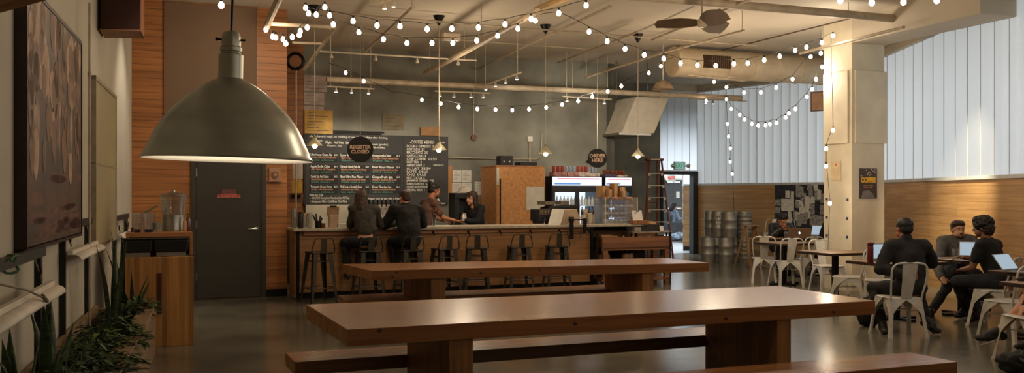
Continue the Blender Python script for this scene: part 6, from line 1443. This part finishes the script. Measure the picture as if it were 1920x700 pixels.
        up_ = {'long': .97, 'short': .32, 'mid': .62}[sleeves]
        T2 += arm('L', g*.9, up_)+arm('R', g*.9, up_)
        blob('jacket' if jacket else 'shirt', T2, top, o, .012, 14, .016, 6.5, seed=loc[0]*3)
    if trouser:
        B2 = [('e', pe-up*.01, (.160+.01, .120+.01, .10), PM)]
        for s in 'LR': B2 += leg(s, .019, .42 if shorts else .96)
        blob('shorts' if shorts else 'trousers', B2, trouser, o, .011, 5, .011, 8, seed=loc[1])
    for s in 'LR':
        a, t = j['an'+s], j['toe'+s]; d = (t-a); fd = Vector((d.x, d.y, d.z)).normalized(); heel = a-Vector((fd.x, fd.y, 0))*.045+Vector((0,0,-.045)) if abs(fd.z) < .8 else a-fd*.02+Vector((0,-.05,0))
        sh = blob('shoe', [('c', a+Vector((0,0,.01)), a.lerp(t, .6)+Vector((0,0,.005)), .046, .040), ('c', a+Vector((0,0,.0)), a+Vector((0,0,-.04)), .047, .045), ('c', heel, t, .040, .036), ('e', t, (.046,.055,.034), None), ('e', heel.lerp(t, .5), (.044,.08,.042), None)], shoe_m, o, .010, 3)
        xx = fd.cross(Vector((0,0,1))).normalized() if abs(fd.z) < .95 else Vector((1,0,0)); zz = xx.cross(fd).normalized(); md = heel.lerp(t, .5)-zz*.036
        blob('sole', [('e', md, (.044, .135, .012), Matrix((xx, fd, zz)).transposed())], sole_m, sh, .006, 1)
    return o
blk = cloth('black_cloth', (19,18,18)); blk2 = cloth('black_jacket', (24,21,20)); olive = cloth('dark_olive_knit', (58,52,44)); brn = cloth('brown_tshirt', (98,70,58)); gry = cloth('grey_wool', (92,88,86)); jean = cloth('dark_jeans', (32,34,40)); navy = cloth('charcoal_shirt', (32,30,31)); lthr = mat('black_leather', (34,31,30), .35, 0, .2, 10, bump=.3, bscale=30); bluh = cloth('pale_hoodie', (120,134,146))
FB = BA
p1_ = bpt(685, -.33); person(p1_, FB+R(-4), 'woman with long dark hair seen from behind on a bar stool, lower back bare', seat=.80, hair='long', hairm=hairB, top=olive, trouser=blk, bare_back=True, sleeves='mid', head=(-8,-6,3),
    J=dict(belly=(0,0,1.06), chest=(.0,.07,1.25), neck=(0,.13,1.43), headc=(-.04,.18,1.585), shL=(-.17,.11,1.38), shR=(.17,.11,1.37), elR=(.27,.20,1.13), wrR=(.16,.42,1.14), elL=(-.20,.24,1.14), wrL=(-.02,.44,1.14), knL=(-.26,.36,.86), anL=(-.24,.2,.40), knR=(.12,.40,.86), anR=(.12,.22,.40)))
p2_ = bpt(768, -.33); person(p2_, FB+R(3), 'broad man in a black jacket seen from behind, leaning on the bar', seat=.80, hair='short', hairm=hairB, top=blk2, trouser=blk, jacket=.02, belly=1.15, shoulder=.2, head=(12,-8,0),
    J=dict(belly=(0,.02,1.06), chest=(.0,.10,1.25), neck=(0,.17,1.43), headc=(-.01,.22,1.575), shL=(-.20,.14,1.37), shR=(.20,.14,1.37), elR=(.33,.30,1.14), wrR=(.12,.5,1.14), elL=(-.32,.30,1.14), wrL=(-.10,.5,1.14), knL=(-.17,.36,.86), anL=(-.16,.2,.40), knR=(.17,.36,.86), anR=(.16,.2,.40)))
p3_ = bpt(797, 1.35); person(p3_, BA-R(78), 'bearded barista with a hair bun and brown t-shirt reaching along the bar', hair='bun', hairm=hairD, skin=skinC, top=brn, trouser=jean, sleeves='short', beard=True, head=(0,-14,0), curl=(.5,.35),
    J=dict(belly=(0,.02,1.12), chest=(0,.06,1.34), neck=(0,.12,1.52), headc=(0,.19,1.70), shL=(-.18,.09,1.46), shR=(.18,.10,1.45), elR=(.26,.22,1.20), wrR=(.24,.46,1.15), elL=(-.24,.2,1.22), wrL=(-.1,.42,1.15)))
p4_ = bpt(893, 1.5); person(p4_, BA+R(118), 'dark-haired woman in a black top behind the bar, head turned and arm stretched back', hair='bangs', hairm=hairB, top=blk, trouser=blk, head=(-6,-6,-4), curl=(.5,.7),
    J=dict(belly=(0,.0,1.05), chest=(0,.03,1.24), neck=(0,.07,1.40), headc=(0,.13,1.565), shL=(-.16,.05,1.35), shR=(.16,.03,1.34), elR=(.26,-.14,1.22), wrR=(.20,-.36,1.12), elL=(-.18,.16,1.12), wrL=(-.03,.32,1.14), hipL=(-.09,0,.92), hipR=(.09,0,.92)))
q = at(1459, HY, 18.45); q.z = 0; person(q, R(184), 'young woman in a black leather jacket with pinned-up hair looking down at her laptop', seat=.45, hair='top', skin=skinC, top=lthr, jacket=.012, trouser=blk, head=(6,-30,0), curl=(.9,.9), hn={'L':(0,1,0),'R':(0,1,0)},
    J=dict(belly=(0,.04,.68), chest=(0,.10,.85), neck=(0,.17,.99), headc=(0,.25,1.10), shL=(-.17,.13,.95), shR=(.17,.13,.95), elL=(-.25,.30,.78), wrL=(-.06,.36,.92), elR=(.25,.30,.78), wrR=(.06,.36,.92)))
q = at(1563, HY, 18.2); q.z = 0; person(q, R(120), 'person in black mostly hidden behind the column, only a shoulder showing', seat=.45, hair='short', top=blk, trouser=blk)
q = at(1707, HY, 10.4); q.z = 0; person(q, R(-3), 'man in a dark jacket seen from behind, one hand on his lower back', seat=.45, hair='short', skin=skinC, top=navy, jacket=.008, trouser=blk, head=(6,-4,0), shoulder=.19, curl=(.7,.5), hn={'L':(0,1,0)}, hd={'L':(1,.0,-.15)},
    J=dict(belly=(0,.02,.68), chest=(-.01,.06,.90), neck=(-.02,.08,1.09), headc=(-.03,.12,1.235), shL=(-.20,.06,1.01), shR=(.19,.07,1.01), elL=(-.34,.02,.76), wrL=(-.10,-.16,.70), elR=(.33,.20,.82), wrR=(.16,.42,.80), knL=(-.30,.34,.50), anL=(-.28,.10,.12), toeL=(-.28,.02,.035), knR=(.24,.44,.52), anR=(.24,.16,.16), toeR=(.32,.05,.045)))
q = at(1791, HY, 13.05); q.z = 0; person(q, R(176), 'man with moustache and grey jacket facing the camera behind the small cafe table', seat=.45, hair='thick', hairm=hairB, top=gry, jacket=.014, trouser=jean, beard=True, head=(3,-4,2), curl=(.5,.4),
    J=dict(belly=(0,.02,.66), chest=(0,.05,.84), neck=(0,.06,.99), headc=(0,.10,1.13), shL=(-.19,.06,.95), shR=(.19,.06,.94), elR=('w',1758,500,12.75), wrR=('w',1768,522,12.25), elL=(-.25,.24,.80), wrL=(-.10,.42,.80), knR=(.20,.48,.50), anR=('w',1745,586,12.05), knL=(-.10,.50,.50), anL=(-.15,.52,.10), toeR=('w',1733,598,11.75)))
q = at(1876, HY, 11.25); q.z = 0; person(q, R(40), 'curly-haired man in a black t-shirt seen from behind, turned to the left', seat=.45, hair='curly', skin=skinB, top=blk, sleeves='short', trouser=jean, head=(10,-6,0), belly=1.1,
    J=dict(belly=(0,.06,.68), chest=(0,.13,.89), neck=(0,.18,1.06), headc=(0,.22,1.215), shL=(-.20,.15,.98), shR=(.20,.13,.98), elL=(-.24,.24,.70), wrL=(-.08,.42,.66), elR=(.24,.30,.78), wrR=(.12,.48,.80), knL=('w',1795,528,11.3), anL=('w',1812,580,11.75), toeL=('w',1795,592,11.7), knR=('w',1800,545,11.9), anR=('w',1838,585,11.65), toeR=('w',1815,600,11.5)))
q = at(1990, HY, 8.9); q.z = 0; person(q, R(88), 'bare-legged person in shorts cut off by the right edge, ankle crossed, hand on the shin', seat=.45, skin=skinA, top=blk, trouser=blk, shorts=True, curl=(.9,.9), hn={'L':(0,.3,-1)},
    J=dict(knL=('w',1940,548,8.75), anL=('w',1872,622,8.9), toeL=('w',1838,634,8.95), wrL=('w',1922,575,8.72), elL=('w',1955,530,8.7), knR=('w',1935,545,9.1), anR=('w',1945,640,9.0)))
q = at(1262, HY, 33); q.z = 0
ac = E('hall_armchair', q, R(-70), 'low grey chair in the hall under the seated reader', 'chair')
MB().bb(-.3,.3,-.3,.3,.15,.42).bb(-.3,.3,-.42,-.28,.15,.95).bb(-.36,-.3,-.35,.25,.15,.6).bb(.3,.36,-.35,.25,.15,.6).build('upholstery', mat('grey_fabric', (70,72,74), .9), ac, bevel=.02)
for sx in (-1,1):
    for sy in (-1,1): MB().cyl((sx*.25,sy*.25,0), (sx*.25,sy*.25,.16), .02).build('leg', black, ac)
person(q, R(-70), 'hooded person in a pale blue-grey top sitting in the hall beyond the doorway, reading', seat=.42, hair='long', top=bluh, hoodie=True, trouser=cloth('pale_jeans', (110,124,138)), head=(0,-30,0),
    J=dict(wrL=(-.08,.36,.72), wrR=(.08,.36,.72), anL=(-.13,.62,.09), anR=(.13,.55,.09)))
bkp = at(1272, HY, 31.5); bkp.z = 0
o = E('hall_bag', bkp, 0, 'pale bag on the hall floor beside the seated reader', 'bag'); MB().sphere((0,0,.14), (.3,.2,.14), 16, 10, jit=.5).build('bag_body', mat('pale_bag', (150,166,180), .8, 0, .4, 8), o, smooth=True)
o = E('hall_bag', at(1288,HY,31)*Vector((1,1,0)) if False else (bkp.x-.75, bkp.y+.4, 0), 0, 'dark bag on the hall floor left of the pale bag', 'bag'); MB().sphere((0,0,.12), (.22,.2,.12), 16, 10, jit=.5).build('bag_body', mat('dark_bag', (60,70,82), .8, 0, .4, 8), o, smooth=True)
# ================================================================== lamps
def light(kind, loc, energy, col, size=.05, aim=None, angle=60, blend=.6, name='lamp_light', shape=None, sy=None):
    d = bpy.data.lights.new(name, kind); d.energy = energy; d.color = col
    if kind == 'AREA': d.size = size; 
    else: d.shadow_soft_size = size
    if kind == 'AREA' and sy: d.shape = 'RECTANGLE'; d.size_y = sy
    if kind == 'SPOT': d.spot_size = R(angle); d.spot_blend = blend
    o = bpy.data.objects.new(name, d); COL.objects.link(o); o.location = loc
    if aim is not None: o.rotation_euler = (Vector(aim)-Vector(loc)).to_track_quat('-Z', 'Y').to_euler()
    return o
WARM = (1,.80,.58); NEUT = (1,.9,.76); COOL = (.82,.9,1)
# track spots washing the chalkboard wall, taps and fridge
for px, tx, ty_, e in ((640,640,320,95), (691,720,330,80), (860,790,320,90), (925,900,300,60), (965,1000,230,75), (1110,1110,230,190), (1090,1100,330,90)):
    a = at(px, 175, 16.6); b = at(tx, ty_, wY(tx)); light('SPOT', a, e, NEUT, .05, b, 65, .8)
# added bare fill points above seating and tables, also behind the camera; no fixtures
for x, y, e in ((-1.6,7.5,14), (1.2,5.5,28), (4.2,7.5,60), (-.5,10.5,60), (3.2,11,80), (1.5,1.0,12), (4.5,2.5,30), (-.8,14.8,60), (3.4,15.5,80)):
    light('POINT', (x, y, 3.15), e, WARM, .12)
# lamp over the bar top
for px in (600, 760, 920, 1060, 1180):
    q = bpt(px, .35, 2.7); light('SPOT', q, 26, NEUT, .05, q-Vector((0,0,1)), 95, .9)
# plank wall washer, upper left; wainscot washer on the right; column head lamps
light('SPOT', at(520, 50, 12.2), 75, WARM, .05, at(450, 180, 14.2), 120, .9)
wsp = at(1800, 60, 13.2); light('SPOT', wsp+Vector((-.6,0,0)), 950, (1,.86,.62), .05, at(1805, 400, 14.6), 48, .9)
light('POINT', at(1556, 72, 14.2), 13, NEUT, .05); light('POINT', at(1528, 150, 15.6), 22, NEUT, .05); light('POINT', at(1550, 381, 14.6), 12, WARM, .04)
# hall beyond the doorway: daylight and a ceiling panel
hc = (DL+DR)/2+V*3.5; light('AREA', (hc.x, hc.y, 3.5), 520, COOL, 2.2, (hc.x, hc.y, 0))
# lamp lighting the water station
light('SPOT', (-3.6, 8.9, 4.3), 45, NEUT, .06, (-4.0, 10.2, 1.0), 60, .9)
light('SPOT', (-4.3, 12.3, 4.4), 150, NEUT, .06, (-5.0, 12.2, 2.0), 80, .9)
light('SPOT', at(1180, 60, 19.6), 170, NEUT, .06, at(1200, 330, 23.4), 75, .9)  # added spot brightening the alcove wall, no fixture for it
# ================================================================== camera, light, world
cam = bpy.data.cameras.new('camera'); co_ = bpy.data.objects.new('camera', cam); COL.objects.link(co_)
co_.location = (0, 0, H); co_.rotation_euler = (R(90), 0, 0); cam.sensor_width = 36; cam.lens = F/1920*36
cam.shift_y = (HY-350)/1920; cam.clip_start = .05; cam.clip_end = 200; SC.camera = co_
w = bpy.data.worlds.new('sky'); w.use_nodes = True; SC.world = w
bg = w.node_tree.nodes['Background']; bg.inputs[0].default_value = (.90,.96,1,1); bg.inputs[1].default_value = WORLD
SC.view_settings.view_transform = 'Standard'; SC.view_settings.look = 'None'; SC.view_settings.exposure = EXPO; SC.view_settings.gamma = 1
SC.cycles.use_denoising = True
SC.cycles.max_bounces = 7; SC.cycles.diffuse_bounces = 4; SC.cycles.glossy_bounces = 3; SC.cycles.transmission_bounces = 5; SC.cycles.transparent_max_bounces = 6
SC.cycles.caustics_reflective = False; SC.cycles.caustics_refractive = False; SC.cycles.sample_clamp_indirect = 4; SC.cycles.use_light_tree = True
for k_, o_ in enumerate(kinds):
    if k_ not in used_kind: bpy.data.objects.remove(o_)
